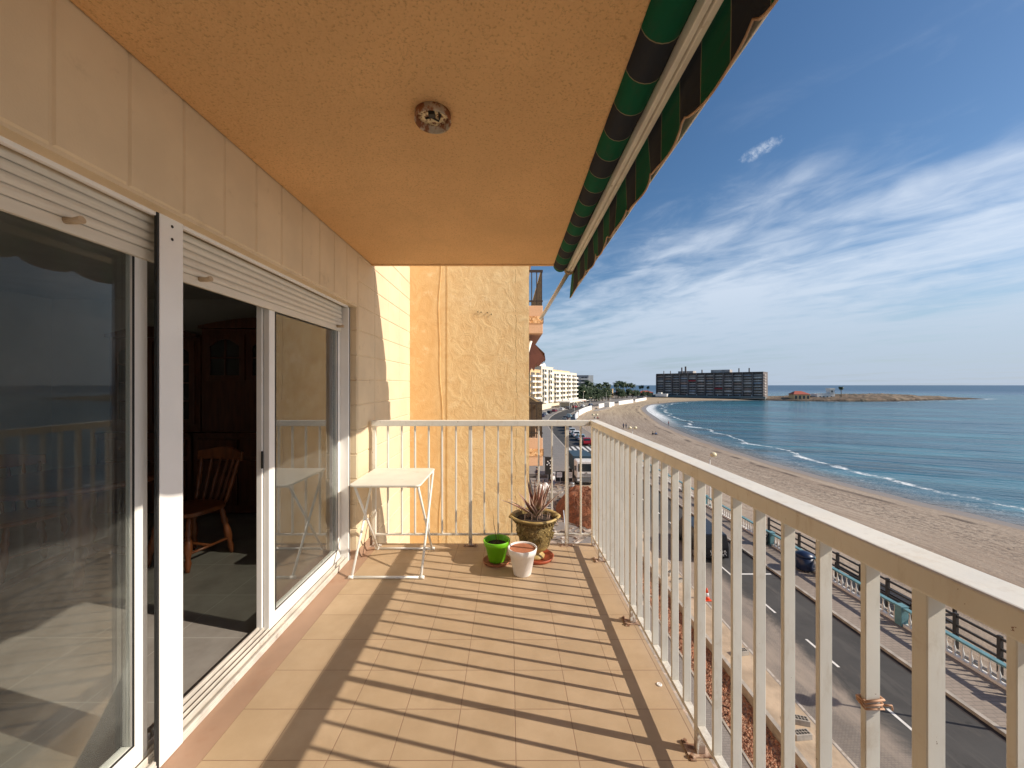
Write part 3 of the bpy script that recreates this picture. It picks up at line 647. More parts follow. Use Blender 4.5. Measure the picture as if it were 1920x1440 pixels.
def turned(p0, p1, r, n=12):
    p0, p1 = Vector(p0), Vector(p1); prof = [.62, .8, 1.05, .7, 1.0, 1.2, 1.15, 1.0, .72, 1.1, .75, .9, .7, .55]
    return [tuple(p0.lerp(p1, i/(len(prof)-1))) for i in range(len(prof))], [r*q for q in prof]
def make_chair(label, loc, rz):
    t = thing('dining_chair', label, 'chair', loc, rz, 'wooden dining chairs inside the room')
    s = MB(); n = 20
    poly = [(.215*math.copysign(abs(math.cos(2*math.pi*i/n))**.7, math.cos(2*math.pi*i/n)), .205*math.copysign(abs(math.sin(2*math.pi*i/n))**.7, math.sin(2*math.pi*i/n))) for i in range(n)]
    s.prism(poly, .405, .44).build('seat', M_chair, t, bevel=.01)
    for sx, sy in ((-1, -1), (1, -1), (-1, 1), (1, 1)):
        p, r_ = turned((sx*.20, sy*.19, 0), (sx*.145, sy*.135, .41), .024)
        MB().tube(p, r_, 10).build('leg', M_chair, t)
    s = MB()
    for sx in (-1, 1): s.tube([(sx*.18, -.17, .13), (sx*.18, .17, .13)], .011, 8)
    s.tube([(-.18, 0, .135), (.18, 0, .135)], .011, 8)
    s.build('stretcher', M_chair, t)
    for i in range(6):
        a = (i-2.5)/2.5; x0 = a*.155; x1 = a*.20
        p, r_ = turned((x0, .165+.02*(1-a*a), .435), (x1, .255+.045*(1-a*a), .80), .0125 if abs(a) < .9 else .017)
        MB().tube(p, r_, 8).build('spindle', M_chair, t)
    s = MB(); m_ = 10; bi = 0
    for i in range(m_+1):
        a = -1+2*i/m_; x_ = a*.235; y_ = .25+.05*(1-a*a); zt = .87+.018*math.cos(a*3.1)
        s.v += [(x_, y_-.012, .775), (x_, y_+.012, .775), (x_, y_+.018, zt), (x_, y_-.006, zt)]
    for i in range(m_):
        q = 4*i
        for c_ in range(4): s.f.append((q+c_, q+(c_+1) % 4, q+4+(c_+1) % 4, q+4+c_))
    s.f += [(0, 3, 2, 1), (4*m_, 4*m_+1, 4*m_+2, 4*m_+3)]
    s.build('top_rail', M_chair, t, bevel=.005)
    return t
make_chair('wooden spindle back chair catching sunlight inside the open doorway', (-2.62, 3.20, .012), R(-12))
make_chair('wooden spindle back chair dimly seen behind the nearest dusty pane', (-3.75, 3.0, .012), R(75))
tb = thing('dining_table', 'dark round wooden dining table between the two spindle chairs', 'table', (-3.25, 2.95, .012))
MB().lathe([(.50, .70), (.54, .715), (.545, .735), (.53, .75)], 40).build('tabletop', M_wood, tb)
MB().lathe([(.09, .14), (.06, .22), (.09, .32), (.05, .42), (.075, .55), (.10, .70)], 20).build('pedestal', M_wood, tb)
for i in range(4):
    a = R(45+90*i); MB().tube([(.05*math.cos(a), .05*math.sin(a), .2), (.25*math.cos(a), .25*math.sin(a), .1), (.38*math.cos(a), .38*math.sin(a), .025)], [.035, .03, .025], 8).build('leg', M_wood, tb)

# ---- railings
def balus(parent, w0, w1, horiz, c, z0=.118, z1=1.085, name='baluster'):
    pass
rr = thing('balcony_railing', 'long cream metal railing along the seaward edge of the balcony', 'railing', (.765, 1.5, 0))
Y0R = -2.45
MB().box(XR0, XR1, Y0R, 3.555, 1.083, 1.133).build('handrail', M_rail, rr, bevel=.006, world=True, seg=3)
MB().box(.736, .768, Y0R, 3.47, .096, .114).build('bottom_rail', M_rail, rr, bevel=.002, world=True, seg=1)
k = -26; posts = []
while True:
    yk = .683+.1195*k
    if yk > 3.45: break
    if yk > Y0R:
        if k % 7 == 0:
            p = MB().box(.735, .769, yk, yk+.028, .006, 1.083).build('post', M_rail, rr, bevel=.002, world=True, seg=1)
            br_ = MB().box(.700, .722, yk-.025, yk+.065, .001, .006).box(.722, .800, yk-.012, yk+.045, .001, .0055)
            br_.tube([(.711, yk-.012, .004), (.711, yk-.012, .016)], .008, 6).tube([(.711, yk+.052, .004), (.711, yk+.052, .016)], .008, 6)
            br_.build('bracket', M_rust, p, world=True)
            posts.append(yk)
        else:
            MB().box(.7365, .7675, yk, yk+.013, .114, 1.083).build('baluster', M_rail, rr, bevel=.0015, world=True, seg=1)
    k += 1
rf = thing('balcony_railing', 'short cream metal railing across the far end of the balcony', 'railing', (-.3, YR, 0))
MB().box(-1.235, XR0-.004, YR-.03, YR+.035, 1.082, 1.133).build('handrail', M_rail, rf, bevel=.005, world=True, seg=3)
MB().box(-1.22, .732, YR-.012, YR+.012, .098, .114).build('bottom_rail', M_rail, rf, bevel=.002, world=True, seg=1)
for i, px in enumerate([702, 727.3, 753.3, 778.3, 804, 829, 855, 882, 908, 934, 959.4, 985, 1010, 1035, 1063, 1089]):
    X = (px-955)/F*3.5
    if i in (0, 7, 14):
        p = MB().box(X-.015, X+.015, YR-.015, YR+.015, .006, 1.082).build('post', M_rail, rf, bevel=.002, world=True, seg=1)
        s = MB().box(X-.062, X+.062, YR-.022, YR+.022, .001, .006)
        for q in (-.045, .045): s.tube([(X+q, YR-.004, .005), (X+q, YR-.004, .017)], .008, 6)
        s.build('base_plate', M_rust if i else M_rail, p, world=True)
    else:
        MB().box(X-.007, X+.007, YR-.012, YR+.012, .114, 1.082).build('baluster', M_rail, rf, bevel=.0015, world=True, seg=1)
MB().box(.742, .775, YR-.018, YR+.018, .006, 1.083).build('corner_post', M_rail, rr, bevel=.002, world=True, seg=1)
# rubber band round a baluster
yk = .683+.1195
s = MB()
for dz_, rr_ in ((.0, .0022), (.008, .0026), (-.007, .002)):
    e = .0035
    pts = [(.7365-e, yk-e, .79+dz_), (.7675+e, yk-e, .792+dz_*1.3), (.7675+e, yk+.013+e, .793+dz_), (.7365-e, yk+.013+e, .791+dz_*.5), (.7365-e, yk-e, .79+dz_)]
    s.tube(pts, rr_, 6)
s.tube([(.770, yk-.004, .792), (.779, yk-.012, .797), (.783, yk-.009, .786)], .002, 6)
tag(s.build('elastic_band', M_rubber), 'peach elastic band wound round one baluster of the long railing', 'elastic band')
tag(MB().lathe([(.013, 0), (.013, .003), (.009, .005), (.008, .003), (.004, .003), (.003, .005)], 20, (1236-955)/F*(1055.6/562), 1055.6/562, .0005).build('floor_cap', M_wpot), 'small round white plug set in the balcony floor tiles', 'plug')

# ---- ceiling light, rusted out
cl_ = thing('ceiling_light', 'rusty round remains of a ceiling light under the orange ceiling', 'ceiling light', (-.31, 1.575, ZC))
MB().lathe([(.072, -.001), (.074, -.03), (.071, -.036), (.068, -.030), (.066, -.004)], 32).build('rim', mat('rust_streaked_metal', (0.55, 0.47, 0.36), .6, .2, 14, .3, 50, c2=(0.27, 0.10, 0.035), c2t=(.42, .52), c2s=18), cl_)
MB().lathe([(.064, -.002), (.063, -.008), (.02, -.010)], 24).build('base_plate', mat('rusted_enamel', (0.80, 0.66, 0.42), .7, .3, 30, .6, 60, c2=(0.20, 0.075, 0.03), c2t=(.47, .54), c2s=44, bd=.004), cl_)
s = MB().tube([(-.03, .01, -.012), (-.005, -.01, -.02), (.02, .02, -.016), (.035, -.02, -.018)], .004, 6); s.tube([(.028, -.03, -.012), (.034, -.045, -.03), (.036, -.05, -.055)], .003, 6); s.box(-.012, .012, -.035, -.012, -.026, -.01)
s.build('loose_wiring', M_gasket, cl_)

# ---- awning
aw = thing('awning', 'rolled up green and black striped awning under the roof edge', 'awning', (.47, 1.5, 2.5))
def yspan(a, b, st): 
    n = max(1, int((b-a)/st)); return [a+(b-a)*i/n for i in range(n+1)]
ys = yspan(-2.4, 3.63, .04); n = 20; s = MB(); s.uv = []
for y in ys:
    for k in range(n+1):
        a = 2*math.pi*k/n; r_ = .066*(1+.02*math.sin(y*9+2*math.cos(a))+.012*math.sin(y*31+a*3)) - (.012 if y > 3.6 else 0)
        sag = .006*math.sin(y*3.1)
        s.v.append((.470+r_*math.cos(a), y, 2.552+.015+r_*math.sin(a)+sag)); s.uv.append((y, k/n))
for i in range(len(ys)-1):
    for k in range(n): q = i*(n+1)+k; s.f.append((q, q+n+1, q+n+2, q+1)); s.smooth.append(len(s.f)-1)
s.f.append(tuple(range(0, n))); s.f.append(tuple((len(ys)-1)*(n+1)+k for k in range(n))[::-1])
s.build('cloth_roll', M_awn, aw, world=True)
s = MB(); s.uv = []; ysx = yspan(-2.4, 3.62, .1)
for y in ysx:
    for (x_, z_) in ((.415, 2.625), (.47, 2.634), (.535, 2.60), (.575, 2.56), (.588, 2.535)): s.v.append((x_, y, z_)); s.uv.append((y, x_))
for i in range(len(ysx)-1):
    for j in range(4): q = i*5+j; s.f.append((q, q+5, q+6, q+1)); s.smooth.append(len(s.f)-1)
co_ = s.build('sun_gap_cloth', M_awn, aw, world=True); co_.modifiers.new('t', 'SOLIDIFY').thickness = .0015  # added sheet from roll to bar, blocks sun leaking through the gap
# front bar with a groove
s = MB(); s.box(.528, .548, -2.4, 3.60, 2.485, 2.535).box(.553, .574, -2.4, 3.60, 2.478, 2.535).box(.548, .553, -2.4, 3.60, 2.495, 2.535)
s.build('front_bar', M_alu, aw, bevel=.003, world=True)
s = MB().tube([(.553, 3.60, 2.505), (.43, 3.68, 2.30), (.30, 3.75, 2.085)], [.020, .018, .016], 10)
s.build('arm', M_alu, aw, world=True)
s = MB()
for i in range(3):
    y = 3.52+i*.022; pts = [(.551+.042*math.cos(q), y+.006*math.sin(q*2), 2.508+.042*math.sin(q)) for q in [2*math.pi*j/14 for j in range(15)]]; s.tube(pts, .007, 7)
s.tube([(.58, 3.54, 2.54), (.60, 3.56, 2.55), (.61, 3.55, 2.52), (.585, 3.56, 2.50)], .006, 6)
s.tube([(.51, 3.55, 2.53), (.46, 3.585, 2.55), (.42, 3.60, 2.545)], .006, 6)
s.build('rope_tie', M_rope, aw, world=True)
# scalloped valance
def scal(y): q = ((y-1.307)/.345) % 1.0; return .035*(abs(math.sin(math.pi*q))**.5)
ys = yspan(-2.4, 3.66, .012); s = MB(); s.uv = []; nv = 10; hem = MB()
low = []
for y in ys:
    zt = 2.530; zb = 2.362-scal(y)*1.7; end = max(0, (y-3.45)/.21)
    for j in range(nv+1):
        f = j/nv
        x = .592+.006*f*math.sin((y-1.307)/.345*2*math.pi+1.0)+.005*f*f*math.sin(y*23)+.006*f*math.sin(y*7.3+1)
        zz = zt+(zb-zt)*f
        if end > 0: x += -.03*end*f; zz -= .05*end*f
        s.v.append((x, y, zz)); s.uv.append((y+.012*f*math.sin(y*5), f))
    low.append(s.v[-1])
for i in range(len(ys)-1):
    for j in range(nv): q = i*(nv+1)+j; s.f.append((q, q+nv+1, q+nv+2, q+1)); s.smooth.append(len(s.f)-1)
va = s.build('valance', M_awn, aw, world=True)
so_ = va.modifiers.new('thick', 'SOLIDIFY'); so_.thickness = .0012
MB().tube([(a, b_, c) for a, b_, c in low][::2], .004, 6).build('hem_tape', M_hem, va, world=True)
s = MB().box(.626, .632, -2.4, 3.58, 2.352, 2.47).box(.616, .632, -2.4, 3.58, 2.47, 2.53); s.build('back_strip', M_alu, aw, bevel=.003, world=True)

# ---- folding table
ft = thing('folding_table', 'small white folding table with crossed tube legs by the far railing', 'table', (-.93, 3.15, 0))
def rrect(x0, x1, y0, y1, r, n=5):
    out = []
    for cx, cy, a0 in ((x1-r, y1-r, 0), (x0+r, y1-r, 90), (x0+r, y0+r, 180), (x1-r, y0+r, 270)):
        for i in range(n+1): a = R(a0+90*i/n); out.append((cx+r*math.cos(a), cy+r*math.sin(a)))
    return out
MB().prism(rrect(-1.185, -.655, 2.85, 3.44, .035), .700, .716).build('tabletop', M_table, ft, bevel=.006, world=True, seg=3)
for sx, xo in ((-1.165, 1), (-.675, -1)):
    MB().tube([(sx+.008*xo, 2.90, .698), (sx+.008*xo, 3.42, .012)], .0095, 10).build('leg', M_tube, ft, world=True)
    MB().tube([(sx-.012*xo, 3.38, .698), (sx-.014*xo, 2.905, .012)], .0095, 10).build('leg', M_tube, ft, world=True)
    MB().tube([(sx-.02*xo, 3.155, .36), (sx+.02*xo, 3.155, .36)], .007, 8).build('pivot_bolt', M_steel, ft, world=True)
MB().tube([(-1.175, 3.42, .012), (-.665, 3.42, .012)], .0095, 10).build('foot_bar', M_tube, ft, world=True)
MB().tube([(-1.19, 2.905, .012), (-.650, 2.905, .012)], .0095, 10).build('foot_bar', M_tube, ft, world=True)
for (x, y) in ((-1.185, 2.905), (-.655, 2.905), (-1.165, 3.42), (-.675, 3.42)):
    MB().tube([(x-.018, y, .0125), (x+.018, y, .0125)], .0122, 10).build('foot_cap', M_tube, ft, world=True)
MB().tube([(-1.157, 2.905, .69), (-.683, 2.905, .69)], .008, 8).tube([(-1.177, 3.37, .69), (-.663, 3.37, .69)], .008, 8).build('cross_bar', M_tube, ft, world=True)

# ---- pots
def pot(name, label, cat, x, y, z, rt, rb, h, m, inner, band=.045, fill=.8):
    t = thing(name, label, cat, (x, y, z)); zb = h-band; rm = rb+(rt*.93-rb)*(zb/h)
    prof = [(rb*.96, 0), (rb, .004), (rm, zb-.002), (rm+.008, zb), (rt, h-.004), (rt-.003, h), (rt-.010, h-.001)]
    MB().lathe(prof+[(rt-.013, h-.01), (rm-.008, zb), (rb, h*.3), (.002, h*.3)], 40).build('pot_body', m, t)
    if inner: MB().lathe([(rt-.0135, h-.012), (rm-.0085+(rt-rm)*(fill-zb/h)*h/max(band, .01)*.9 if 0 else rm-.009, zb-.002), (rb+.004, h*.34), (.002, h*.33)][::-1], 40).build('pot_lining', inner, t)
    return t
g = pot('flower_pot', 'lime green plastic flower pot holding a dry twig', 'flower pot', -.103, 3.185, .014, .112, .066, .172, M_green, None)
MB().lathe([(.096, .128), (.092, .132), (.05, .134), (.003, .135)], 30).build('soil', M_soil, g)
s = MB().lathe([(.085, 0), (.108, .004), (.114, .020), (.110, .021), (.104, .008), (.003, .006)], 36, -.103, 3.185, .0005)
tag(s.build('plant_saucer', M_terra), 'brown saucer under the lime green pot', 'saucer')
tw = thing('dry_twig', 'bare dry twig standing in the soil of the green pot', 'plant', (-.10, 3.185, .148))
MB().tube([(0, 0, -.01), (-.012, 0, .08), (-.028, .004, .16), (-.033, 0, .245)], [.004, .003, .0022, .001], 6).build('stem', M_twig, tw)
MB().tube([(.005, -.01, -.01), (.010, -.012, .05), (.003, -.01, .10)], [.003, .002, .001], 6).build('stem', M_twig, tw)
wpt = pot('flower_pot', 'empty white painted clay pot in front of the ornate urn', 'flower pot', .100, 2.985, .001, .113, .068, .205, M_wpot, M_terra, band=.05)
# ornate urn
ur = thing('urn_planter', 'ornate mustard brown urn planter with scrolled rim', 'planter', (.215, 3.26, .012))
def wob(a, z): return 1+(.075*max(0, abs(math.cos(a))**14) if z > .30 else 0)+.006*math.sin(a*16)*(1 if .28 < z < .33 else 0)
prof = [(.078, 0), (.082, .015), (.070, .028), (.052, .040), (.050, .050), (.070, .060), (.105, .078), (.125, .11), (.138, .17), (.150, .23), (.160, .285), (.152, .290), (.158, .296), (.165, .31), (.172, .318), (.190, .330), (.197, .343), (.192, .352), (.178, .350), (.165, .335), (.152, .30), (.002, .298)]
MB().lathe(prof, 72, wob=wob).build('urn_body', M_urn, ur)
MB().lathe([(.160, .312), (.15, .316), (.07, .325), (.003, .328)], 30).build('soil', M_soil, ur)
for sx in (-1, 1):
    pts = [(sx*(.185+.022*math.cos(q)), 0, .325+.022*math.sin(q)) for q in [2*math.pi*j/12 for j in range(10)]]
    MB().tube(pts, [.016-.0008*j for j in range(10)], 10).build('scroll_handle', M_urn, ur)
s = MB()
for i in range(36):
    a = 2*math.pi*i/36; s.tube([(.170*math.cos(a), .170*math.sin(a), .303), (.182*math.cos(a), .182*math.sin(a), .318)], [.009, .005], 6)
s.build('rim_beading', M_urn, ur); s = MB()
for k in range(6):                                              # garlands and leaf medallions on the body
    a0 = 2*math.pi*k/6-.75
    for j in range(9):
        a = a0+(j-4)*.085; z = .255-.055*math.cos((j-4)/4*1.5); r_ = .122+(z-.11)*.215
        s.tube([(r_*math.cos(a), r_*math.sin(a), z), ((r_+.004)*math.cos(a+.02), (r_+.004)*math.sin(a+.02), z+.022)], [.008, .004], 6)
    for j in range(8):
        q = 2*math.pi*j/8; a = a0+.52+.11*math.cos(q); z = .19+.028*math.sin(q); r_ = .122+(z-.11)*.215+.002
        s.tube([(r_*math.cos(a0+.52), r_*math.sin(a0+.52), .19), ((r_+.008)*math.cos(a), (r_+.008)*math.sin(a), z)], [.006, .010], 6)
s.build('relief_ornament', M_urn, ur)
s = MB().lathe([(.115, 0), (.128, .004), (.140, .030), (.135, .031), (.124, .010), (.003, .008)], 44, .232, 3.25, .0005)
tag(s.build('plant_saucer', M_redpl), 'red brown plastic saucer under the ornate urn', 'saucer')
ag = thing('agave_plant', 'withered pinkish agave with pale leaf margins growing in the urn', 'plant', (.225, 3.26, .335))
rnd = random.Random(4)
LV = [(-150, 62, .24), (-165, 40, .27), (178, 35, .30), (120, 62, .30), (95, 72, .28), (70, 72, .27), (-80, 76, .30), (-100, 80, .26), (-60, 70, .32), (20, 66, .31), (0, 52, .25), (35, 58, .31), (-20, 72, .24), (150, 50, .23), (-40, 55, .22), (-125, 68, .20), (60, 50, .22)]
for (aa, ee, L) in LV:
    a, e = R(aa), R(ee); s = MB(); s.uv = []; nseg = 10
    p = Vector((.012*math.cos(a), .012*math.sin(a), 0)); curl = rnd.uniform(-.35, .25)
    side = Vector((-math.sin(a), math.cos(a), 0)); ee_ = e; W = rnd.uniform(.026, .036); L *= 1.1
    for i in range(nseg+1):
        f = i/nseg; wd_ = W*(1-f)**.75*(1+.9*math.sin(math.pi*min(1, f*1.6))) if f < 1 else .0004
        d = Vector((math.cos(a)*math.cos(ee_), math.sin(a)*math.cos(ee_), math.sin(ee_))); nrm = side.cross(d)
        for j, u in enumerate((0, .25, .5, .75, 1)):
            cup = .35*wd_*(abs(u-.5)*2)**2
            s.v.append(tuple(p+side*(u-.5)*2*wd_*.8+nrm*(-cup if 1 else cup))); s.uv.append((u, f))
        p = p+d*(L/nseg); ee_ += curl/nseg
    for i in range(nseg):
        for j in range(4): q = i*5+j; s.f.append((q, q+1, q+6, q+5)); s.smooth.append(len(s.f)-1)
    o = s.build('leaf', M_agave, ag); o.modifiers.new('thick', 'SOLIDIFY').thickness = .003
s = MB()
for i in range(26):
    a = rnd.uniform(0, 6.28); r_ = rnd.uniform(.04, .12)
    s.tube([(r_*math.cos(a), r_*math.sin(a), -.02), ((r_+.01)*math.cos(a+.2), (r_+.01)*math.sin(a+.2), rnd.uniform(.02, .07))], [.003, .0006], 4)
s.build('young_shoots', M_agave, ag)
# a bit of bent wire by the saucer
s = MB().tube([(.13+.018*math.cos(q), 3.05+.012*math.sin(q), .004+.004*q) for q in [j*.6 for j in range(12)]], .0014, 5)
tag(s.build('bent_wire', M_gasket), 'thin bent wire lying on the tiles beside the white pot', 'wire')

# ================================================================== NEIGHBOUR'S HOUSE
nb = thing('apartment_building', 'neighbouring building with ochre side wall, cracked render and pink balconies', 'building', (-4, 5, -11))
YN = 4.95; XN = .25
b = MB(); b.box(-1.262, XN, YN, YN+.3, -11.1, 8.5); b.box(-9, -1.262, YN, YN+.3, -11.1, 8.5); b.box(-9, XN-.03, YN+.3, 19, -11.1, 8.4)
b.box(-.79, XN+.001, YN-.007, YN, -11.1, 8.5)
b.build('wall', M_orange, nb, world=True)
s = MB(); pts = []
for i in range(80):
    z = -3+i*.1; pts.append((-.872+.022*math.sin(z*2.1)+.008*math.sin(z*7), YN-.002, z))
s.tube(pts, .0045, 8); s.build('plastered_cable', M_orange, nb, world=True)
for (dx_, dz_) in ((.30, 0), (.34, -.005), (.42, -.01), (.47, -.03)):
    MB().tube([(-.70+dx_, YN-.022, 2.38+dz_), (-.70+dx_, YN-.010, 2.38+dz_)], .007, 6).build('plug_hole', M_hole, nb, world=True)
for zf in (-8.72, -5.82, -2.92, -.02, 2.88, 5.78):                    # balconies, band centre at zf
    s = MB().box(XN-.02, .735, 8.5, 15.5, zf-.30, zf+.31)
    bal = s.build('balcony', M_pink, nb, world=True, bevel=.01)
    MB().box(.25, .745, 8.485, 8.5, zf-.075, zf+.075).box(.735, .748, 8.485, 15.5, zf-.075, zf+.075).build('carved_band', M_relief, bal, world=True)
    r_ = MB(); zt = zf+1.10
    r_.box(.24, .735, 8.52, 8.56, zt-.05, zt).box(.24, .735, 8.52, 8.56, zf+.40, zf+.43)
    r_.box(.69, .73, 8.56, 15.4, zt-.05, zt)
    for i in range(5): x_ = .26+i*.11; r_.box(x_, x_+.022, 8.53, 8.55, zf+.31, zt-.05)
    for i in range(60): y_ = 8.6+i*.115; r_.box(.70, .72, y_, y_+.02, zf+.31, zt-.05)
    r_.build('rail', M_bframe, bal, world=True)
    if zf in (-.02, -2.92): MB().box(.27, .58, 8.62, 8.66, zf+.32, zt-.06).build('screen', M_screen, bal, world=True)
for zf in (2.88,):
    a_ = MB(); a_.tube([(.26, 8.6, zf-.42), (.26, 12.0, zf-.42)], .09, 12)
    aw2 = a_.build('awning_roll', M_offw, nb, world=True)
    s = MB(); n = 16; s.v = []
    pr = [(.30, zf-.36), (.55, zf-.50), (.78, zf-.72), (.80, zf-.86)]
    for (x_, z_) in pr:
        for i in range(n+1): s.v.append((x_, 8.7+3.2*i/n, z_-(.04*(i % 2) if z_ < zf-.8 else 0)))
    for j in range(len(pr)-1):
        for i in range(n): q = j*(n+1)+i; s.f.append((q, q+1, q+n+2, q+n+1))
    # side gusset with ragged fringe
    bi = len(s.v); s.v += [(.25, 8.68, zf-.42), (.45, 8.68, zf-.40), (.60, 8.68, zf-.55), (.80, 8.68, zf-.84), (.66, 8.68, zf-1.02), (.60, 8.68, zf-.95), (.55, 8.68, zf-1.12), (.50, 8.68, zf-1.04), (.44, 8.68, zf-1.18), (.38, 8.68, zf-1.10), (.25, 8.68, zf-1.22)]
    s.f.append(tuple(range(bi, bi+11)))
    o = s.build('awning_cloth', M_brawn, aw2, world=True); o.modifiers.new('t', 'SOLIDIFY').thickness = .01
    MB().tube([(.48, 8.6, zf-.45), (.28, 8.6, zf-1.15)], .03, 8).build('awning_arm', M_offw, aw2, world=True)
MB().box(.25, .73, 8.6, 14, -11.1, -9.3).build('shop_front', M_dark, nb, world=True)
# projecting menu board
sb = thing('shop_sign', 'black vertical shop board with pale round dots on the neighbour front', 'sign', (1.3, 14, -7.6))
MB().box(1.30, 1.52, 14.0, 14.06, -2.0, -1.55).box(1.28, 1.32, 14.0, 14.06, -2.05, -1.5).v
s = MB().box(-.02, .62, 0, .1, -.3, 1.1); 
sb.location = (2.92, 31.5, -5.5); s.build('board', M_gasket, sb)
s = MB()
for (a, c) in ((.2, .75), (.42, .85), (.15, .5), (.4, .45), (.42, .2), (.3, .62)): s.tube([(a, -.012, c), (a, -.002, c)], .055, 12)
s.build('dots', M_sign, sb)
MB().tube([(.3, .05, 1.1), (-1.5, .05, 1.2)], .03, 8).tube([(.3, .05, -.3), (-1.5, .05, -.3)], .03, 8).build('bracket', M_gasket, sb)
# the houses between, set back along the pavement
n2 = thing('apartment_building', 'low shadowed building mass along the pavement beyond the pink balconies', 'building', (-6, 25, -11.1))
MB().box(-9, .2, 19.2, 60, -11.1, 7).build('wall', M_pink, n2, world=True)
for k in range(6):
    for zf in (-8.5, -5.6, -2.7, .2, 3.1):
        bb = MB().box(.2, .7, 22+k*6, 26.5+k*6, zf-.3, zf+.3).build('balcony', M_pink, n2, world=True)

# ================================================================== GROUND, ROAD, BEACH, SEA
GZ = -11.05
SP = [(20.4, -120), (20.4, -10), (20.4, 40), (20.4, 80), (20.45, 100), (21.0, 118), (22.8, 136), (27.8, 162), (36, 190), (45.8, 215), (56, 235), (68, 254), (82, 279), (95, 300), (110, 328), (125, 356), (148, 420)]
def dens_(P, st):
    out = []
    for (a, b_) in zip(P[:-1], P[1:]):
        L = math.hypot(b_[0]-a[0], b_[1]-a[1]); n = max(1, int(L/st))
        for i in range(n): out.append((a[0]+(b_[0]-a[0])*i/n, a[1]+(b_[1]-a[1])*i/n))
    out.append(P[-1]); return out
def catmull(P, st):
    out = []; Q = [P[0]]+P+[P[-1]]
    for i in range(1, len(Q)-2):
        p0, p1, p2, p3 = [Vector(q) for q in Q[i-1:i+3]]; n = max(1, int((p2-p1).length/st))
        for k in range(n):
            t = k/n; v = .5*((2*p1)+(-p0+p2)*t+(2*p0-5*p1+4*p2-p3)*t*t+(-p0+3*p1-3*p2+p3)*t**3); out.append((v.x, v.y))
    out.append(P[-1]); return out
SPS = catmull(SP, 4.0)
def offs(P, d):
    out = []
    for i in range(len(P)):
        a = Vector(P[max(0, i-1)]); b_ = Vector(P[min(len(P)-1, i+1)]); t = (b_-a).normalized(); nrm = Vector((t.y, -t.x))  # to the sea side
        out.append((P[i][0]+nrm.x*d, P[i][1]+nrm.y*d))
    return out
def strip(P, d0, d1, z, i0=0, i1=None):
    A, B = offs(P, d0), offs(P, d1); s = MB(); i1 = i1 or len(P)
    for i in range(i0, i1): s.v += [(A[i][0], A[i][1], z), (B[i][0], B[i][1], z)]
    for i in range(i1-i0-1): s.f.append((2*i, 2*i+1, 2*i+3, 2*i+2))
    return s
def raised(P, d0, d1, z0, z1, i0=0, i1=None):
    A, B = offs(P, d0), offs(P, d1); s = MB(); i1 = i1 or len(P)
    for i in range(i0, i1): s.v += [(A[i][0], A[i][1], z0), (A[i][0], A[i][1], z1), (B[i][0], B[i][1], z1), (B[i][0], B[i][1], z0)]
    for i in range(i1-i0-1):
        q = 4*i
        for c in range(3): s.f.append((q+c, q+c+1, q+c+5, q+c+4))
    s.f.append((0, 1, 2, 3)); e = 4*(i1-i0-1); s.f.append((e+3, e+2, e+1, e)); return s
# inland ground
LND = SPS+[(165, 436), (238, 364), (252, 376), (236, 470), (200, 560), (100, 640), (-300, 700), (-4000, 900), (-4000, -400), (20.4, -400)]
s = MB(); s.v = [(x, y, GZ-.45) for x, y in LND]; s.f = [tuple(range(len(LND)))]
me_o = s.build('ground', M_ground); struct(me_o)
bm = bmesh.new(); bm.from_mesh(me_o.data); bmesh.ops.triangulate(bm, faces=bm.faces); bm.to_mesh(me_o.data); bm.free()
struct(strip(SPS, -9.15, -2.8, GZ).build('road', M_road))
struct(raised(SPS, -2.8, -2.62, GZ-.1, GZ+.13).build('kerb', M_kerb))
struct(strip(SPS, -3.05, -2.8, GZ+.004).build('gutter', M_gutter))
struct(raised(SPS, -2.62, .25, GZ-.1, GZ+.125).build('promenade', M_prom))
struct(raised(SPS, .25, .55, -13.4, GZ+.16).build('sea_wall', M_rockwall))
i50 = next(i for i, p in enumerate(SPS) if p[1] > 52)
struct(raised(SPS, -9.35, -9.15, GZ-.6, GZ+.12, i50).build('kerb', M_kerb))
struct(raised(SPS, -19.5, -9.35, GZ-.6, GZ+.115, i50).build('pavement', M_pave))
# works zone near the house (flush sheets)
struct(MB().box(.3, 7.95, -40, 52, GZ-.6, GZ+.06).build('pavement', M_pave))
struct(MB().box(7.95, 9.70, -40, 30, GZ-.6, GZ-.34).build('gravel_trench', M_gravel))
struct(MB().box(9.70, 9.86, -40, 30, GZ-.6, GZ+.06).box(7.87, 7.95, -40, 30, GZ+.0, GZ+.09).build('trench_edge', M_kerb))
struct(MB().box(9.86, 11.23, -40, 52, GZ-.6, GZ+.02).box(7.95, 9.86, 30, 52, GZ-.6, GZ+.021).build('dusty_strip', M_straw))
# gravel and debris bits in the trench (countless)
s = MB(); rnd = random.Random(11)
for i in range(7000):
    y = rnd.uniform(9, 30); x = rnd.uniform(7.98, 9.65); r_ = rnd.uniform(.02, .075); z = GZ-.34+r_*.3+max(0, (8.9-x))*.28*(.6+.4*math.sin(y*1.3))
    a = rnd.uniform(0, 3.1); c, d_ = r_*math.cos(a), r_*math.sin(a)
    bi = len(s.v); s.v += [(x+c, y+d_, z), (x-d_, y+c, z), (x-c, y-d_, z), (x+d_, y-c, z), (x, y, z+r_*.8), (x, y, z-r_)]
    for q in range(4): s.f += [(bi+q, bi+(q+1) % 4, bi+4)]
tag(s.build('gravel_stones', M_gravel), kind='stuff')
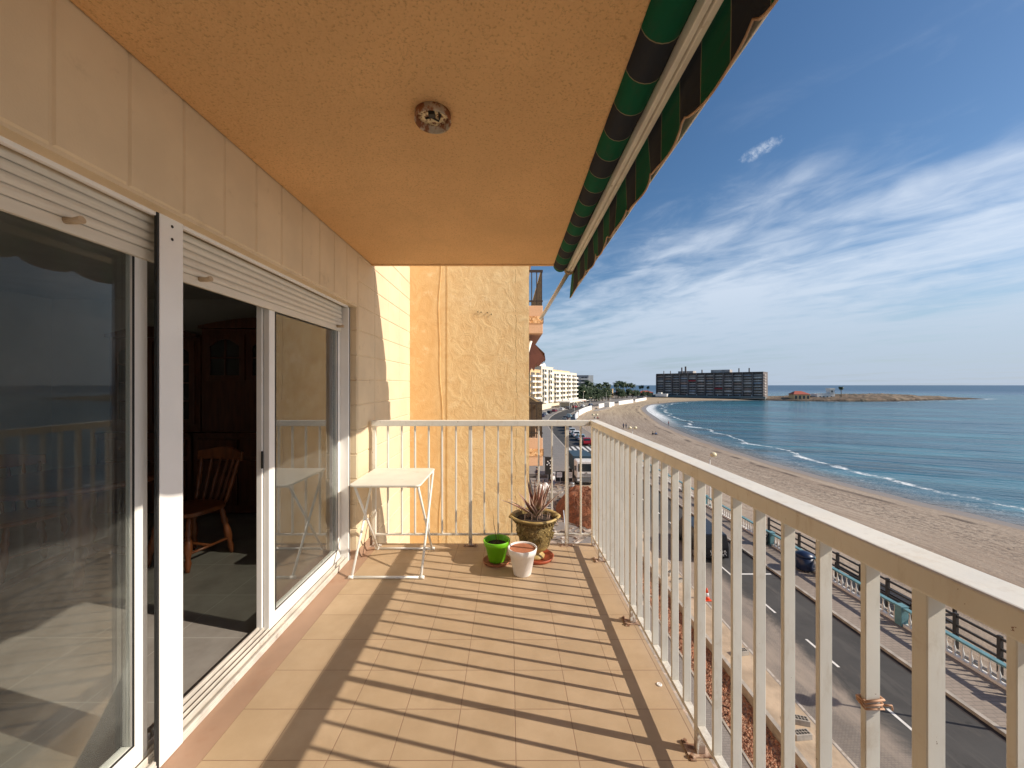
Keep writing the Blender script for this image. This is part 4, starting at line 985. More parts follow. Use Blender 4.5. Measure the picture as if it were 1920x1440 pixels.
# road paint
s = MB(); y = 12.2
for (x0, x1, y0, y1) in ((11.22, 11.36, -40, 200),):
    pass
s = strip(SPS, -9.10, -9.0, GZ+.004, 0, len(SPS)-8)
struct(s.build('edge_line', mat('dusty_road_paint', (0.52, 0.47, 0.41), .8, .15, 3, c2=(0.34, 0.29, 0.24), c2t=(.48, .6), c2s=3, world_co=True)))
y = 9.0
s = MB()
while y < 66: s.quad((14.54, y, GZ+.004), (14.66, y, GZ+.004), (14.66, y+1.9, GZ+.004), (14.54, y+1.9, GZ+.004)); y += 4.1
for yy in (25.6, 68.4): s.quad((14.9, yy, GZ+.0045), (17.3, yy, GZ+.0045), (17.3, yy+.16, GZ+.0045), (14.9, yy+.16, GZ+.0045))
s.quad((11.4, 68.3, GZ+.0045), (14.4, 68.3, GZ+.0045), (14.4, 68.7, GZ+.0045), (11.4, 68.7, GZ+.0045))
x = 11.5
while x < 17: s.quad((x, 73, GZ+.004), (x+.5, 73, GZ+.004), (x+.5, 79, GZ+.004), (x, 79, GZ+.004)); x += 1.0
struct(s.build('road_markings', M_paint))

# shoreline and distance attribute
SH = catmull([(60, -140), (57, -40), (55, 10), (53.2, 38), (51, 48), (49.8, 56), (49.4, 66), (49.2, 76), (50, 90), (51.7, 108), (57, 140), (66.5, 178), (77, 218), (88, 250), (104, 284), (126, 313), (152, 340), (194, 365), (240, 369)], 5.0)
SHX = SH+[(256, 352), (290, 341), (330, 341), (372, 355), (430, 380), (485, 403)]     # continues round the spit for depth only
def seg_d(px, py, P):
    best = 1e9; sg = 1
    for i in range(len(P)-1):
        ax, ay = P[i]; bx, by = P[i+1]; dx, dy = bx-ax, by-ay; L = dx*dx+dy*dy
        t = ((px-ax)*dx+(py-ay)*dy)/L if L else 0; t = 0 if t < 0 else 1 if t > 1 else t
        qx, qy = ax+dx*t-px, ay+dy*t-py; d = qx*qx+qy*qy
        if d < best: best = d; sg = 1 if (dx*(py-ay)-dy*(px-ax)) > 0 else -1       # + = left of travel = land
    return math.sqrt(best)*sg
def attr_grid(xs, ys, zf, name, m, sign):
    s = MB(); at = []
    for y in ys:
        for x in xs:
            d = seg_d(x, y, SHX if sign < 0 else SH); s.v.append((x, y, zf(x, y, d))); v_ = d*sign
            if sign < 0 and v_ < 0 and (x > 250 or y > 440): v_ = max(v_, abs(v_)-70)
            at.append(v_)
    nx = len(xs)
    for j in range(len(ys)-1):
        for i in range(nx-1): q = j*nx+i; s.f.append((q, q+1, q+nx+1, q+nx))
    o = s.build(name, m); a = o.data.attributes.new('shore', 'FLOAT', 'POINT'); a.data.foreach_set('value', at)
    for p in o.data.polygons: p.use_smooth = True
    return struct(o)
SEA = -13.05
def arange(a, b, st):
    out = []; v = a
    while v < b: out.append(v); v += st
    return out
def zb(x, y, d): return SEA+max(-3, min(.95, d*.055))+.05*noise.noise(Vector((x*.3, y*.3, 0)))*(1 if d > 4 else .2)
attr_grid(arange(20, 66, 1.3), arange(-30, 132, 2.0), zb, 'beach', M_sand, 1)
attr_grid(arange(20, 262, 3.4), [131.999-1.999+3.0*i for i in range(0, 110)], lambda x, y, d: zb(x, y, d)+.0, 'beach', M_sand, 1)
xs = arange(36, 130, 2.0)+arange(130, 330, 8)+[330*1.22**i for i in range(24)]
ys = [-300, -150, -80, -40]+arange(-20, 380, 3.0)+[380*1.15**i for i in range(32)]
attr_grid(xs, ys, lambda x, y, d: SEA, 'sea', M_sea, -1)
# sea behind the houses on the left, reaching the horizon
s = MB().quad((-30000, 500, SEA-.01), (40, 500, SEA-.01), (40, 34000, SEA-.01), (-30000, 34000, SEA-.01)); s2 = s.build('sea', M_sea); struct(s2)
a = s2.data.attributes.new('shore', 'FLOAT', 'POINT'); a.data.foreach_set('value', [900.0]*4)

# rocky spit
s = MB(); nu, nv2 = 120, 26
front = [(232, 366), (242, 364), (259, 347), (290, 341), (320, 340), (360, 352), (417, 377), (470, 396), (500, 408)]
fr = catmull(front, 2.4); nu = len(fr)
for i, (x, y) in enumerate(fr):
    f = i/(nu-1); W = 95*(1-f)**.55+2; hgt = 5.6*min(1, (1-f)*1.9)*min(1, .25+f*2.6)+.1
    for j in range(nv2):
        g_ = j/(nv2-1); X = x+W*g_*.35; Y = y+W*g_
        z = SEA-.6+(.6+hgt*(math.sin(math.pi*min(1, g_*1.05))**.55 if g_ < .95 else 0))
        z += (noise.noise(Vector((X*.06, Y*.06, 1)))*1.3+noise.noise(Vector((X*.25, Y*.25, 5)))*.7)*min(1, hgt/3)*min(1, g_*6)
        if g_ == 0: z = SEA-.6
        X += noise.noise(Vector((X*.08, 0, 3)))*0; Y += noise.noise(Vector((X*.12, 9, 3)))*4*(1 if j == 0 or j == 1 else .5)
        s.v.append((X, Y, z))
for i in range(nu-1):
    for j in range(nv2-1): q = i*nv2+j; s.f.append((q, q+nv2, q+nv2+1, q+1))
sp = s.build('spit', M_rock); struct(sp)
# white beach wall pieces
def wallrun(P, z0, z1, label, th=.5):
    s = MB(); Q = dens_(P, 3.0); A = Q; B = offs(Q, -th)
    for i in range(len(Q)): s.v += [(A[i][0], A[i][1], z0), (A[i][0], A[i][1], z1), (B[i][0], B[i][1], z1), (B[i][0], B[i][1], z0)]
    for i in range(len(Q)-1):
        q = 4*i
        for c in range(3): s.f.append((q+c, q+c+4, q+c+5, q+c+1))
    s.f += [(0, 1, 2, 3), (4*len(Q)-1, 4*len(Q)-2, 4*len(Q)-3, 4*len(Q)-4)]
    t = thing('beach_wall', label, 'wall', (P[0][0], P[0][1], z0)); s.build('wall', M_wallw, t, world=True)
o8 = offs(SPS, .7)
def sub(y0, y1): return [p for p in o8 if y0 <= p[1] <= y1]
wallrun(sub(128, 166), -12.5, -9.9, 'white rendered beach wall nearest along the curving sand')
wallrun(sub(168, 214), -12.5, -9.7, 'white rendered beach wall with the ramp rising beside it')
wallrun(sub(226, 256), -12.5, -9.6, 'white rendered beach wall in the middle of the bay')
wallrun(sub(262, 300), -12.5, -9.6, 'white rendered beach wall before the second palm clump')
wallrun(sub(306, 356), -12.5, -9.8, 'white rendered beach wall farthest off near the dark hotel')

# ---- balustrade bays
def bal_mesh():
    return MB().lathe([(.065, 0), (.065, .05), (.035, .07), (.070, .20), (.064, .28), (.028, .44), (.026, .58), (.045, .66), (.05, .73)], 10)
bay = thing('balustrade', 'bay of white balusters under a turquoise rail beside the promenade', 'balustrade', (20.25, 4.9, GZ+.125), 0, 'balustrade bays along the promenade')
MB().box(-.12, .12, .36, 4.99, .0, .14).build('plinth', M_balus, bay, bevel=.01)
MB().box(-.13, .13, .36, 4.99, .87, .96).build('top_rail', M_teal, bay, bevel=.02)
p = MB().box(-.19, .19, 0, .36, 0, .98).box(-.21, .21, -.02, .38, .98, 1.03).build('pier', M_teal, bay, bevel=.02)
bme = None
for i in range(14):
    if bme is None:
        bo = bal_mesh().build('baluster', M_balus, bay); bme = bo.data; bo.location = (0, .52+i*.325, .14)
    else:
        o = bpy.data.objects.new('baluster', bme); COL.objects.link(o); o.parent = bay; o.location = (0, .52+i*.325, .14)
for i in range(1, 17):
    copy_tree(bay, loc=(20.25, 4.9+i*4.99, GZ+.125))
# black wooden walkway fence behind it
bf = thing('boardwalk_fence', 'black wooden post and rail fence beyond the turquoise balustrade', 'fence', (21.7, 12, GZ-.3))
s = MB()
for z in (.75, 1.15, 1.6): s.box(-.04, .04, 0, 20.5, z-.05, z+.05)
s.build('rails', M_blackw, bf)
for i in range(13):
    MB().box(-.07, .07, i*1.7, i*1.7+.14, -1.2, 1.72).build('post', M_blackw, bf)
bd = thing('wooden_deck', 'dark wooden steps and deck leading down to the sand', 'deck', (22.6, 21, -12.0))
s = MB(); 
for i in range(24): s.box(-.8, 1.6, i*.22, i*.22+.19, .55-.0*i, .60)
s.build('planks', M_blackw, bd)
for i in range(2):
    for x in (-.8, 1.5): MB().box(x, x+.12, i*4.9, i*4.9+.12, -.3, 1.6).build('post', M_blackw, bd)
MB().box(-.8, -.7, 0, 5, 1.4, 1.5).box(1.5, 1.6, 0, 5, 1.4, 1.5).box(-.8, 1.6, 0, .1, .95, 1.05).build('rail', M_blackw, bd)

# ---- street lamps
def lamp_post():
    t = thing('street_lamp', 'tall white street lamp with mushroom globe', 'street lamp', (20.3, 39.3, GZ+.12), 0, 'street lamps along the promenade')
    MB().tube([(0, 0, 0), (0, 0, .8), (0, 0, 4.9)], [.09, .06, .04], 10).build('pole', M_lamp, t)
    MB().lathe([(.12, 0), (.12, .3), (.07, .5)], 12).build('base', M_teal, t)
    return t
def head(t, x):
    MB().tube([(0, 0, 4.85), (x*.6, 0, 5.15), (x, 0, 5.2)], .03, 6).build('arm', M_lamp, t)
    h_ = MB().lathe([(.08, 5.12), (.22, 5.15), (.32, 5.3), (.30, 5.44), (.18, 5.56), (.02, 5.6)], 14, x).build('lamp_head', M_globe, t)
l1 = lamp_post(); head(l1, .35); l1['label'] = 'street lamp with one mushroom globe seen against the sand over the handrail'
l2 = lamp_post(); head(l2, -.45); head(l2, .45); l2.location = (20.3, 64, GZ+.12); l2['label'] = 'twin headed street lamp seen against the sand near the railing corner'
for i, (x, y) in enumerate(((20.4, 13.4), (20.5, 92), (27, 160), (45, 214), (66, 252), (93, 298))):
    o = copy_tree(l2, loc=(x-.2, y, GZ+.12)); o['label'] = ['tall twin headed lamp just past the right edge whose shadow crosses the road', 'twin headed street lamp behind the second row of parked cars', 'twin headed street lamp above the nearest white beach wall', 'slim twin lamp beside the ramp in the beach wall', 'slim twin lamp in front of the palm clump', 'slim twin lamp farthest along the curving wall'][i]
wp = [(12, 150), (31, 215), (50, 262), (75, 300)]
for i, (x, y) in enumerate(wp):
    o = copy_tree(l1, loc=(x, y, GZ+.1), scale=1.5); o['label'] = ['tall pale lamp column on the pavement by the pale flats', 'tall pale lamp column before the white pavilion', 'tall pale lamp column in front of the dark trees', 'tall pale lamp column by the far palms'][i]

# ---- cars
def car(label, loc, rz, body, group='parked cars on the coast road'):
    t = thing('parked_car', label, 'car', loc, rz, group)
    L, W = 4.2, 1.74; s = MB()
    prof = [(-2.08, .30), (-2.12, .55), (-2.05, .86), (-1.75, .93), (-1.35, 1.40), (-.9, 1.47), (.1, 1.46), (.55, 1.36), (1.05, .96), (1.9, .80), (2.08, .62), (2.1, .32)]
    n = len(prof)
    for sx in (-1, 1):
        for (y_, z_) in prof: s.v.append((sx*(W/2-(.16 if z_ > 1.2 else .02 if z_ > .7 else 0)), y_, z_))
    for i in range(n-1): s.f.append((i, i+1, n+i+1, n+i))
    s.f.append(tuple(range(n))[::-1]); s.f.append(tuple(range(n, 2*n))); s.f.append((n-1, 0, n, 2*n-1))
    s.build('body', body, t, bevel=.05, seg=2)
    for sx in (-1, 1):
        X = sx*(W/2-.085)
        g_ = MB(); d = .012*sx
        pts = [(-1.52, .96), (-1.22, 1.34), (-.2, 1.38), (-.2, .95)], [(-.12, .95), (-.12, 1.38), (.42, 1.32), (.88, .98)]
        for pp in pts:
            bi = len(g_.v)
            for (y_, z_) in pp: g_.v.append((sx*(W/2-.015-(z_-.93)*.29)+d, y_, z_))
            g_.f.append((bi, bi+1, bi+2, bi+3))
        o = g_.build('side_window', M_win, t)
    MB().quad((-.66, -1.79, .98), (.66, -1.79, .98), (.6, -1.42, 1.36), (-.6, -1.42, 1.36)).build('rear_window', M_win, t)
    MB().quad((.66, 1.07, .99), (-.66, 1.07, .99), (-.6, .63, 1.34), (.6, .63, 1.34)).build('windscreen', M_win, t)
    for sx in (-1, 1):
        MB().box(sx*.72-.12, sx*.72+.12, -2.15, -2.05, .66, .84).build('tail_lamp', M_tail, t)
        MB().box(sx*.66-.16, sx*.66+.16, 2.02, 2.12, .58, .70).build('headlight', M_head, t)
        for y_ in (-1.32, 1.32):
            w_ = MB().tube([(sx*.70, y_, .32), (sx*.89, y_, .32)], .32, 16).build('wheel', M_tyre, t)
            MB().tube([(sx*.885, y_, .32), (sx*.90, y_, .32)], .19, 12).build('rim', M_rim, w_)
    return t
PC = {n: mat('car_paint_'+n, c, .25, 0) for n, c in dict(red=(0.30, 0.012, 0.02), white=(0.75, 0.75, 0.74), silver=(0.45, 0.48, 0.50), black=(0.015, 0.015, 0.017), blue=(0.03, 0.06, 0.13), grey=(0.13, 0.14, 0.15), sky=(0.25, 0.36, 0.42), maroon=(0.2, 0.03, 0.05))().items()} if False else {n: mat('car_paint_'+n, c, .25, 0) for n, c in dict(red=(0.30, 0.012, 0.02), white=(0.75, 0.75, 0.74), silver=(0.45, 0.48, 0.50), black=(0.015, 0.015, 0.017), blue=(0.03, 0.06, 0.13), grey=(0.13, 0.14, 0.15), sky=(0.25, 0.36, 0.42), maroon=(0.2, 0.03, 0.05)).items()}
c0 = car('dark red hatchback parked just past the zebra crossing', (16.2, 82.2, GZ), 0, PC['red'])
ROWS = [(16.1, 88.0, 0, 'sky', 'pale blue grey hatchback parked ahead of the dark red one'), (16.1, 94.2, 0, 'white', 'white car parked third beyond the zebra crossing'),
 (16.1, 100.6, 0, 'silver', 'silver car parked fourth beyond the zebra crossing'), (16.2, 107, 0, 'black', 'black car parked fifth beyond the zebra crossing'), (16.6, 113.5, -4, 'blue', 'navy car parked sixth beyond the zebra crossing'), (17.2, 120, -6, 'maroon', 'maroon car in the parked row before the white beach wall'),
 (18.6, 131, -10, 'grey', 'grey car parked where the road starts to bend'), (20.4, 140, -14, 'black', 'black car on the bend beside the white wall'), (23, 149, -18, 'sky', 'pale blue car beside the nearest white wall'),
 (13.0, 152, -10, 'blue', 'navy car on the inner side of the road bend'), (14.8, 160, -14, 'silver', 'silver car on the inner side of the road bend'), (17.6, 170, -18, 'black', 'black car below the pale flats'), (21, 180, -22, 'maroon', 'maroon car below the pale flats'),
 (26, 192, -24, 'white', 'white car in front of the shop fronts'), (31, 203, -26, 'grey', 'grey car in front of the shop fronts'), (36, 213, -27, 'red', 'red car in front of the white pavilion'), (42, 222, -28, 'white', 'white car in front of the white pavilion'), (49, 234, -29, 'blue', 'dark car at the edge of the tree clump')]
for (x, y, a, cn, lb) in ROWS:
    o = copy_tree(c0, loc=(x, y, GZ), rotz=R(a), label=lb); recolor(o, 'body', PC[cn])
# dark van on the near lane
vn = thing('parked_van', 'dark van with pale scribbled writing on its rear standing on the near road', 'van', (14.35, 27.2, GZ), R(-4))
s = MB(); prof = [(0, .35), (-.03, 1.1), (.10, 2.0), (3.6, 2.05), (4.3, 1.25), (5.1, 1.05), (5.2, .4)]; n = len(prof)
for sx in (-1, 1):
    for (y_, z_) in prof: s.v.append((sx*(1.02 if z_ < 1.3 else .92), y_, z_))
for i in range(n-1): s.f.append((i, i+1, n+i+1, n+i))
s.f += [tuple(range(n))[::-1], tuple(range(n, 2*n)), (n-1, 0, n, 2*n-1)]
s.build('body', PC['black'], vn, bevel=.07)
MB().quad((-.75, -.005, 1.2), (.75, -.005, 1.2), (.7, .09, 1.85), (-.7, .09, 1.85)).build('rear_window', M_win, vn)
for sx in (-1, 1):
    MB().quad((sx*1.0, .5, 1.3), (sx*1.0, 3.4, 1.3), (sx*.945, 3.3, 1.85), (sx*.945, .5, 1.85)).build('side_window', M_win, vn)
    for y_ in (.9, 4.2):
        w_ = MB().tube([(sx*.8, y_, .36), (sx*1.05, y_, .36)], .36, 16).build('wheel', M_tyre, vn); MB().tube([(sx*1.045, y_, .36), (sx*1.06, y_, .36)], .2, 12).build('rim', M_rim, w_)
s = MB(); rnd = random.Random(3)
for k in range(9):
    x0 = -.2+.12*k; pts = [(x0+rnd.uniform(-.07, .07), -.055, .55+j*.10+rnd.uniform(-.03, .03)) for j in range(5)]; s.tube(pts, .012, 5)
s.build('writing', M_sign, vn)
# tipper truck
tk = thing('tipper_truck', 'white tipper truck with dark blue body standing at the road works', 'truck', (9.55, 48.2, GZ))
MB().box(-1.22, 1.22, 0, 1.9, .95, 3.05).build('cab', mat('truck_white', (0.66, 0.66, 0.64), .4), tk, bevel=.12)
MB().box(-1.22, 1.22, -.02, 1.8, .42, .94).build('bumper', PC['grey'], tk, bevel=.05)
MB().box(-1.0, 1.0, -.02, .03, 1.75, 2.72).build('windscreen', M_win, tk, bevel=.04)
s = MB()
for z in (1.05, 1.22, 1.40): s.box(-.75, .75, -.03, 0, z, z+.06)
s.build('grille', M_gasket, tk); MB().tube([(0, -.05, 1.55), (0, -.01, 1.55)], .13, 20).build('badge', M_rim, tk)
for sx in (-1, 1):
    MB().box(sx*.95-.17, sx*.95+.17, -.06, 0, .62, .84).build('headlight', M_head, tk)
    MB().box(sx*1.38-.08, sx*1.38+.08, -.1, .1, 1.9, 2.5).build('mirror', M_gasket, tk)
    for y_ in (.95, 4.3, 5.6):
        w_ = MB().tube([(sx*.9, y_, .5), (sx*1.24, y_, .5)], .5, 18).build('wheel', M_tyre, tk); MB().tube([(sx*1.235, y_, .5), (sx*1.25, y_, .5)], .26, 12).build('rim', M_rim, w_)
s = MB().box(-1.28, 1.28, 2.15, 6.6, 1.25, 3.3); 
for i in range(6): s.box(-1.33, -1.28, 2.3+i*.8, 2.42+i*.8, 1.25, 3.25).box(1.28, 1.33, 2.3+i*.8, 2.42+i*.8, 1.25, 3.25)
s.build('tipper_body', mat('tipper_blue', (0.03, 0.06, 0.085), .5), tk, bevel=.03)
MB().box(-.9, .9, 1.9, 6.5, .6, 1.2).build('chassis', M_gasket, tk)
# earth mound
s = MB(); nr, na = 22, 64
for i in range(nr+1):
    for k in range(na):
        a = 2*math.pi*k/na; f = i/nr
        x, y = 3.0*f*math.cos(a), 4.8*f*math.sin(a)
        h_ = 2.2*(1-f**2.6) if f > 0 else 2.2
        h_ = min(h_, 1.95+.1*math.sin(a*3)); nn = noise.noise(Vector((x*.9, y*.9, 2)))*.38+noise.noise(Vector((x*2.8, y*2.8, 7)))*.20+noise.noise(Vector((x*7, y*7, 7)))*.09
        s.v.append((x+nn*.3, y+nn*.3, max(-.1, h_+nn*(1-f**4))))
for i in range(nr):
    for k in range(na): k2 = (k+1) % na; s.f.append((i*na+k, (i+1)*na+k, (i+1)*na+k2, i*na+k2))
o = s.build('earth_mound', M_earth); o.location = (7.6, 38.2, GZ+.05); tag(o, 'big red brown mound of excavated earth in front of the truck', 'mound')
# paving stacks, sacks, barriers, notices, bin, pole, debris
def stack(label, x, y, w_, d_, h_):
    t = thing('paving_stack', label, 'paving stack', (x, y, GZ+.06), R(8), 'stacks of paving blocks')
    MB().box(0, w_, 0, d_, 0, .1).build('pallet', M_conc, t)
    s = MB(); z = .1; rnd = random.Random(int(x*10))
    while z < h_:
        xx = 0
        while xx < w_-.1:
            s.box(xx+.01, min(w_, xx+.22)-.01, rnd.uniform(0, .04), d_-rnd.uniform(0, .04), z, z+.085); xx += .22
        z += .1
    s.build('blocks', M_blk, t)
stack('taller stack of grey paving blocks behind the agave', 3.1, 40.5, 1.1, 1.0, 1.2)
stack('lower stack of grey paving blocks beside the taller one', 4.35, 41.5, .8, 1.0, .8)
for i, (x, y) in enumerate(((3.6, 45.0), (4.3, 45.6), (3.2, 35.6))):
    s = MB().lathe([(.28, 0), (.42, .1), (.44, .4), (.36, .75), (.12, .88), (.16, .95)], 14, wob=lambda a, z: 1+.08*math.sin(a*4+z*9))
    o = s.build('sand_sack', M_wpot); o.location = (x, y, GZ+.06); tag(o, ['white bulk sack standing behind the paving stacks', 'second white bulk sack just right of the first', 'white sack nearest the balcony by the stone rubble'][i], 'sack', 'white sacks at the road works')
def barrier(label, x, y, rz, L=2.0, sign=0):
    t = thing('works_barrier', label, 'barrier', (x, y, GZ+.03), rz, 'barriers round the road works')
    s = MB().tube([(0, 0, 0), (0, 0, 1.1), (L, 0, 1.1), (L, 0, 0)], .025, 8).tube([(0, 0, .25), (L, 0, .25)], .02, 8).tube([(0, 0, .68), (L, 0, .68)], .02, 8)
    s.build('frame', M_lamp, t)
    s = MB()
    for i in range(1, 12): s.tube([(L*i/12, 0, .25), (L*i/12, 0, 1.1)], .009, 5)
    s.build('bars', M_lamp, t)
    for x_ in (.2, L-.2): MB().box(x_-.03, x_+.03, -.3, .3, 0, .04).build('foot', M_steel, t)
    return t
barrier('white works barrier standing nearest the neighbour wall', 1.9, 33.0, R(5)); barrier('white works barrier behind the nearest one', 2.0, 37.5, R(-4)); barrier('white works barrier in front of the dark shop', 2.3, 44.5, R(2))
fx = thing('notice_fence', 'dark mesh works fence hung with pale notices beside the truck', 'fence', (4.9, 49.2, GZ+.03))
s = MB().box(0, 3.1, -.02, .02, .3, 1.55).build('panel', M_gasket, fx)
for x in (0, 1.55, 3.1): MB().box(x-.03, x+.03, -.03, .03, 0, 1.75).build('post', M_steel, fx)
for (x, z, w_, h_) in ((.32, .55, .62, .95), (1.1, .78, .68, .65), (2.62, .7, .42, .75)):
    p = MB().box(x, x+w_, -.05, -.03, z, z+h_).build('notice', M_sign, fx)
    s = MB()
    for i in range(4): s.box(x+.12*w_, x+w_*(.9-.12*(i % 2)), -.054, -.051, z+h_*(.75-.16*i), z+h_*(.75-.16*i)+.03)
    s.build('printed_lines', M_ink, p)
bn = thing('site_bin', 'small grey metal drum standing by the truck wheel', 'drum', (7.55, 46.8, GZ+.03))
MB().lathe([(.26, 0), (.28, .02), (.28, .3), (.295, .32), (.28, .34), (.28, .62), (.3, .64)], 18).build('drum_body', M_steel, bn); MB().lathe([(.29, .64), (.3, .68), (.05, .70)], 18).build('lid', M_steel, bn)
tag(MB().tube([(4.1, 27.0, GZ+.06), (3.85, 27.6, GZ+3.6)], [.045, .035], 8).build('leaning_pole', mat('pole_white_blue', (0.45, 0.5, 0.56), .5), None), 'white and grey pole leaning in front of the earth mound', 'pole')
s = MB(); rnd = random.Random(5)
for i in range(420):
    x, y = rnd.uniform(1.2, 7.6), rnd.uniform(22, 50); a = rnd.uniform(0, 3.1); L, w_ = rnd.choice(((.6, .05), (.25, .15), (.15, .15), (1.2, .06))); c, d_ = math.cos(a), math.sin(a); zz = GZ+.061; hh = rnd.uniform(.03, .14)
    P4 = [(x+c*L-d_*w_, y+d_*L+c*w_), (x-c*L-d_*w_, y-d_*L+c*w_), (x-c*L+d_*w_, y-d_*L-c*w_), (x+c*L+d_*w_, y+d_*L-c*w_)]
    s.prism(P4, zz, zz+hh)
tag(s.build('site_rubble', mat('rubble_mix', (0.30, 0.24, 0.19), .95, .6, .9, c2=(0.62, 0.58, 0.52), c2t=(.58, .62), c2s=1.3, world_co=True)), kind='stuff')
for i, (x, y, rz) in enumerate(((10.75, 18.0, 10), (10.72, 14.35, -15), (10.35, 13.75, 5), (10.75, 24.6, 20), (10.6, 25.6, 40))):
    t = thing('concrete_block', ['perforated grey block alone on the dusty strip', 'perforated grey block nearest but one below the handrail', 'perforated grey block lying nearest beside its twin', 'perforated grey block farther up the dusty strip', 'perforated grey block farthest up the dusty strip'][i], 'concrete block', (x, y, GZ+.02), R(rz), 'perforated blocks on the dusty strip')
    MB().box(-.30, .30, -.13, .13, 0, .2).build('block_body', M_blk, t, bevel=.01)
    s = MB()
    for a in range(5):
        for c in range(2): s.box(-.25+a*.105, -.17+a*.105, -.09+c*.10, -.01+c*.10, .2, .204)
    s.build('hollow', M_hole, t)
cn = thing('traffic_cone', 'red and white traffic cone standing beside the road edge line', 'traffic cone', (11.5, 22.6, GZ+.01))
MB().box(-.2, .2, -.2, .2, 0, .04).build('base', M_orangecone, cn, bevel=.01); MB().lathe([(.15, .04), (.115, .22)], 16).build('cone_body', M_orangecone, cn); MB().lathe([(.115, .22), (.08, .42)], 16).build('reflective_band', M_sign, cn); MB().lathe([(.08, .42), (.03, .68)], 16).build('cone_tip', M_orangecone, cn)
# bins and bike
def bin_(label, x, y, m, r=.33, h=1.0):
    t = thing('litter_bin', label, 'litter bin', (x, y, GZ+.125)); MB().lathe([(r*.8, .05), (r, .12), (r*1.05, h*.8)], 18).build('bin_body', m, t); MB().lathe([(r*1.12, h*.8), (r*1.1, h*.9), (r*.5, h*1.02), (.02, h*1.05)], 18).build('lid', m, t)
bin_('black litter bin beside the turquoise pier', 19.7, 30.2, M_gasket); bin_('dark blue rounded bin standing by the balustrade', 19.75, 26.0, M_bluebin, .5, 1.2)
bk = thing('bicycle', 'black bicycle lying against the kerb behind the dark van', 'bicycle', (16.7, 28.2, GZ), R(70))
for x in (0, 1.05):
    w_ = MB().tube([(x+.33*math.cos(q), 0, .34+.33*math.sin(q)) for q in [2*math.pi*j/24 for j in range(25)]], .022, 6).build('wheel', M_tyre, bk)
    s = MB()
    for j in range(10): q = math.pi*j/10; s.tube([(x+.32*math.cos(q), 0, .34+.32*math.sin(q)), (x-.32*math.cos(q), 0, .34-.32*math.sin(q))], .002, 4)
    s.build('spokes', M_steel, w_)
MB().tube([(0, 0, .34), (.28, 0, .78), (.85, 0, .80), (.45, 0, .33), (.28, 0, .78)], .016, 6).tube([(0, 0, .34), (.45, 0, .33)], .012, 6).tube([(1.05, 0, .34), (.83, 0, .92)], .016, 6).build('frame', M_gasket, bk)
MB().box(.16, .38, -.06, .06, .86, .90).build('saddle', M_gasket, bk, bevel=.02); MB().tube([(.86, -.27, .98), (.83, 0, .94), (.86, .27, .98)], .014, 6).build('handlebar', M_gasket, bk)

# ---- people on the beach
def skin_obj(name, verts, edges, rad, m, parent, root=0):
    me = bpy.data.meshes.new(name); me.from_pydata(verts, edges, []); me.update()
    o = bpy.data.objects.new(name, me); COL.objects.link(o); o.parent = parent
    md = o.modifiers.new('skin', 'SKIN'); md.use_smooth_shade = True
    for i, r_ in enumerate(rad): me.skin_vertices[0].data[i].radius = r_ if hasattr(r_, '__len__') else (r_, r_)
    for i in range(len(rad)): me.skin_vertices[0].data[i].use_root = (i == root)
    o.modifiers.new('sub', 'SUBSURF').levels = 1; o.modifiers['sub'].render_levels = 1
    me.materials.append(m); return o
def person(label, x, y, z, rz, top, bottom, pose='stand'):
    t = thing('person', label, 'person', (x, y, z), rz)
    if pose == 'stand':
        hip, ch, nk, hd = (0, 0, .92), (0, .01, 1.28), (0, .0, 1.50), (0, -.01, 1.66)
        LL = [(.09, 0, .88), (.10, -.03, .48), (.11, .02, .08), (.11, -.10, .03)]; LR = [(-.09, 0, .88), (-.10, -.01, .48), (-.11, .10, .09), (-.11, -.02, .03)]
        AL = [(.18, .01, 1.40), (.25, .02, 1.12), (.24, -.08, .88), (.24, -.10, .78)]; AR = [(-.18, .01, 1.40), (-.25, .03, 1.12), (-.25, -.04, .87), (-.25, -.06, .77)]
    else:
        hip, ch, nk, hd = (0, 0, .12), (0, .05, .48), (0, .04, .68), (0, .02, .84)
        LL = [(.10, -.02, .12), (.13, -.40, .40), (.13, -.68, .08), (.13, -.80, .05)]; LR = [(-.10, -.02, .12), (-.13, -.38, .38), (-.13, -.70, .08), (-.13, -.82, .05)]
        AL = [(.18, .04, .60), (.24, -.12, .38), (.16, -.34, .42), (.12, -.40, .40)]; AR = [(-.18, .04, .60), (-.26, .16, .34), (-.28, .24, .10), (-.28, .26, .03)]
    V = [hip, ch, nk, hd, (hd[0], hd[1], hd[2]+.08)]+LL+LR+AL+AR
    E = [(0, 1), (1, 2), (2, 3), (3, 4), (0, 5), (5, 6), (6, 7), (7, 8), (0, 9), (9, 10), (10, 11), (11, 12), (1, 13), (13, 14), (14, 15), (15, 16), (1, 17), (17, 18), (18, 19), (19, 20)]
    Rr = [(.13, .10), (.15, .10), .05, .085, .07, .085, .06, .04, .035, .085, .06, .04, .035, .055, .042, .034, .03, .055, .042, .034, .03]
    skin_obj('body', V, E, Rr, M_skin, t)
    skin_obj('top', [hip, ch, (nk[0], nk[1], nk[2]-.06)]+AL[:3]+AR[:3], [(0, 1), (1, 2), (1, 3), (3, 4), (4, 5), (1, 6), (6, 7), (7, 8)], [(.15, .12), (.17, .12), .075, .075, .055, .045, .075, .055, .045], top, t)
    skin_obj('trousers', [hip]+LL[:3]+LR[:3], [(0, 1), (1, 2), (2, 3), (0, 4), (4, 5), (5, 6)], [(.14, .115), .10, .075, .06, .10, .075, .06], bottom, t)
    MB().lathe([(.10, -.02), (.105, .06), (.08, .12), (.02, .145)], 12, hd[0], hd[1]+.02, hd[2]).build('hair', M_gasket, t)
    return t
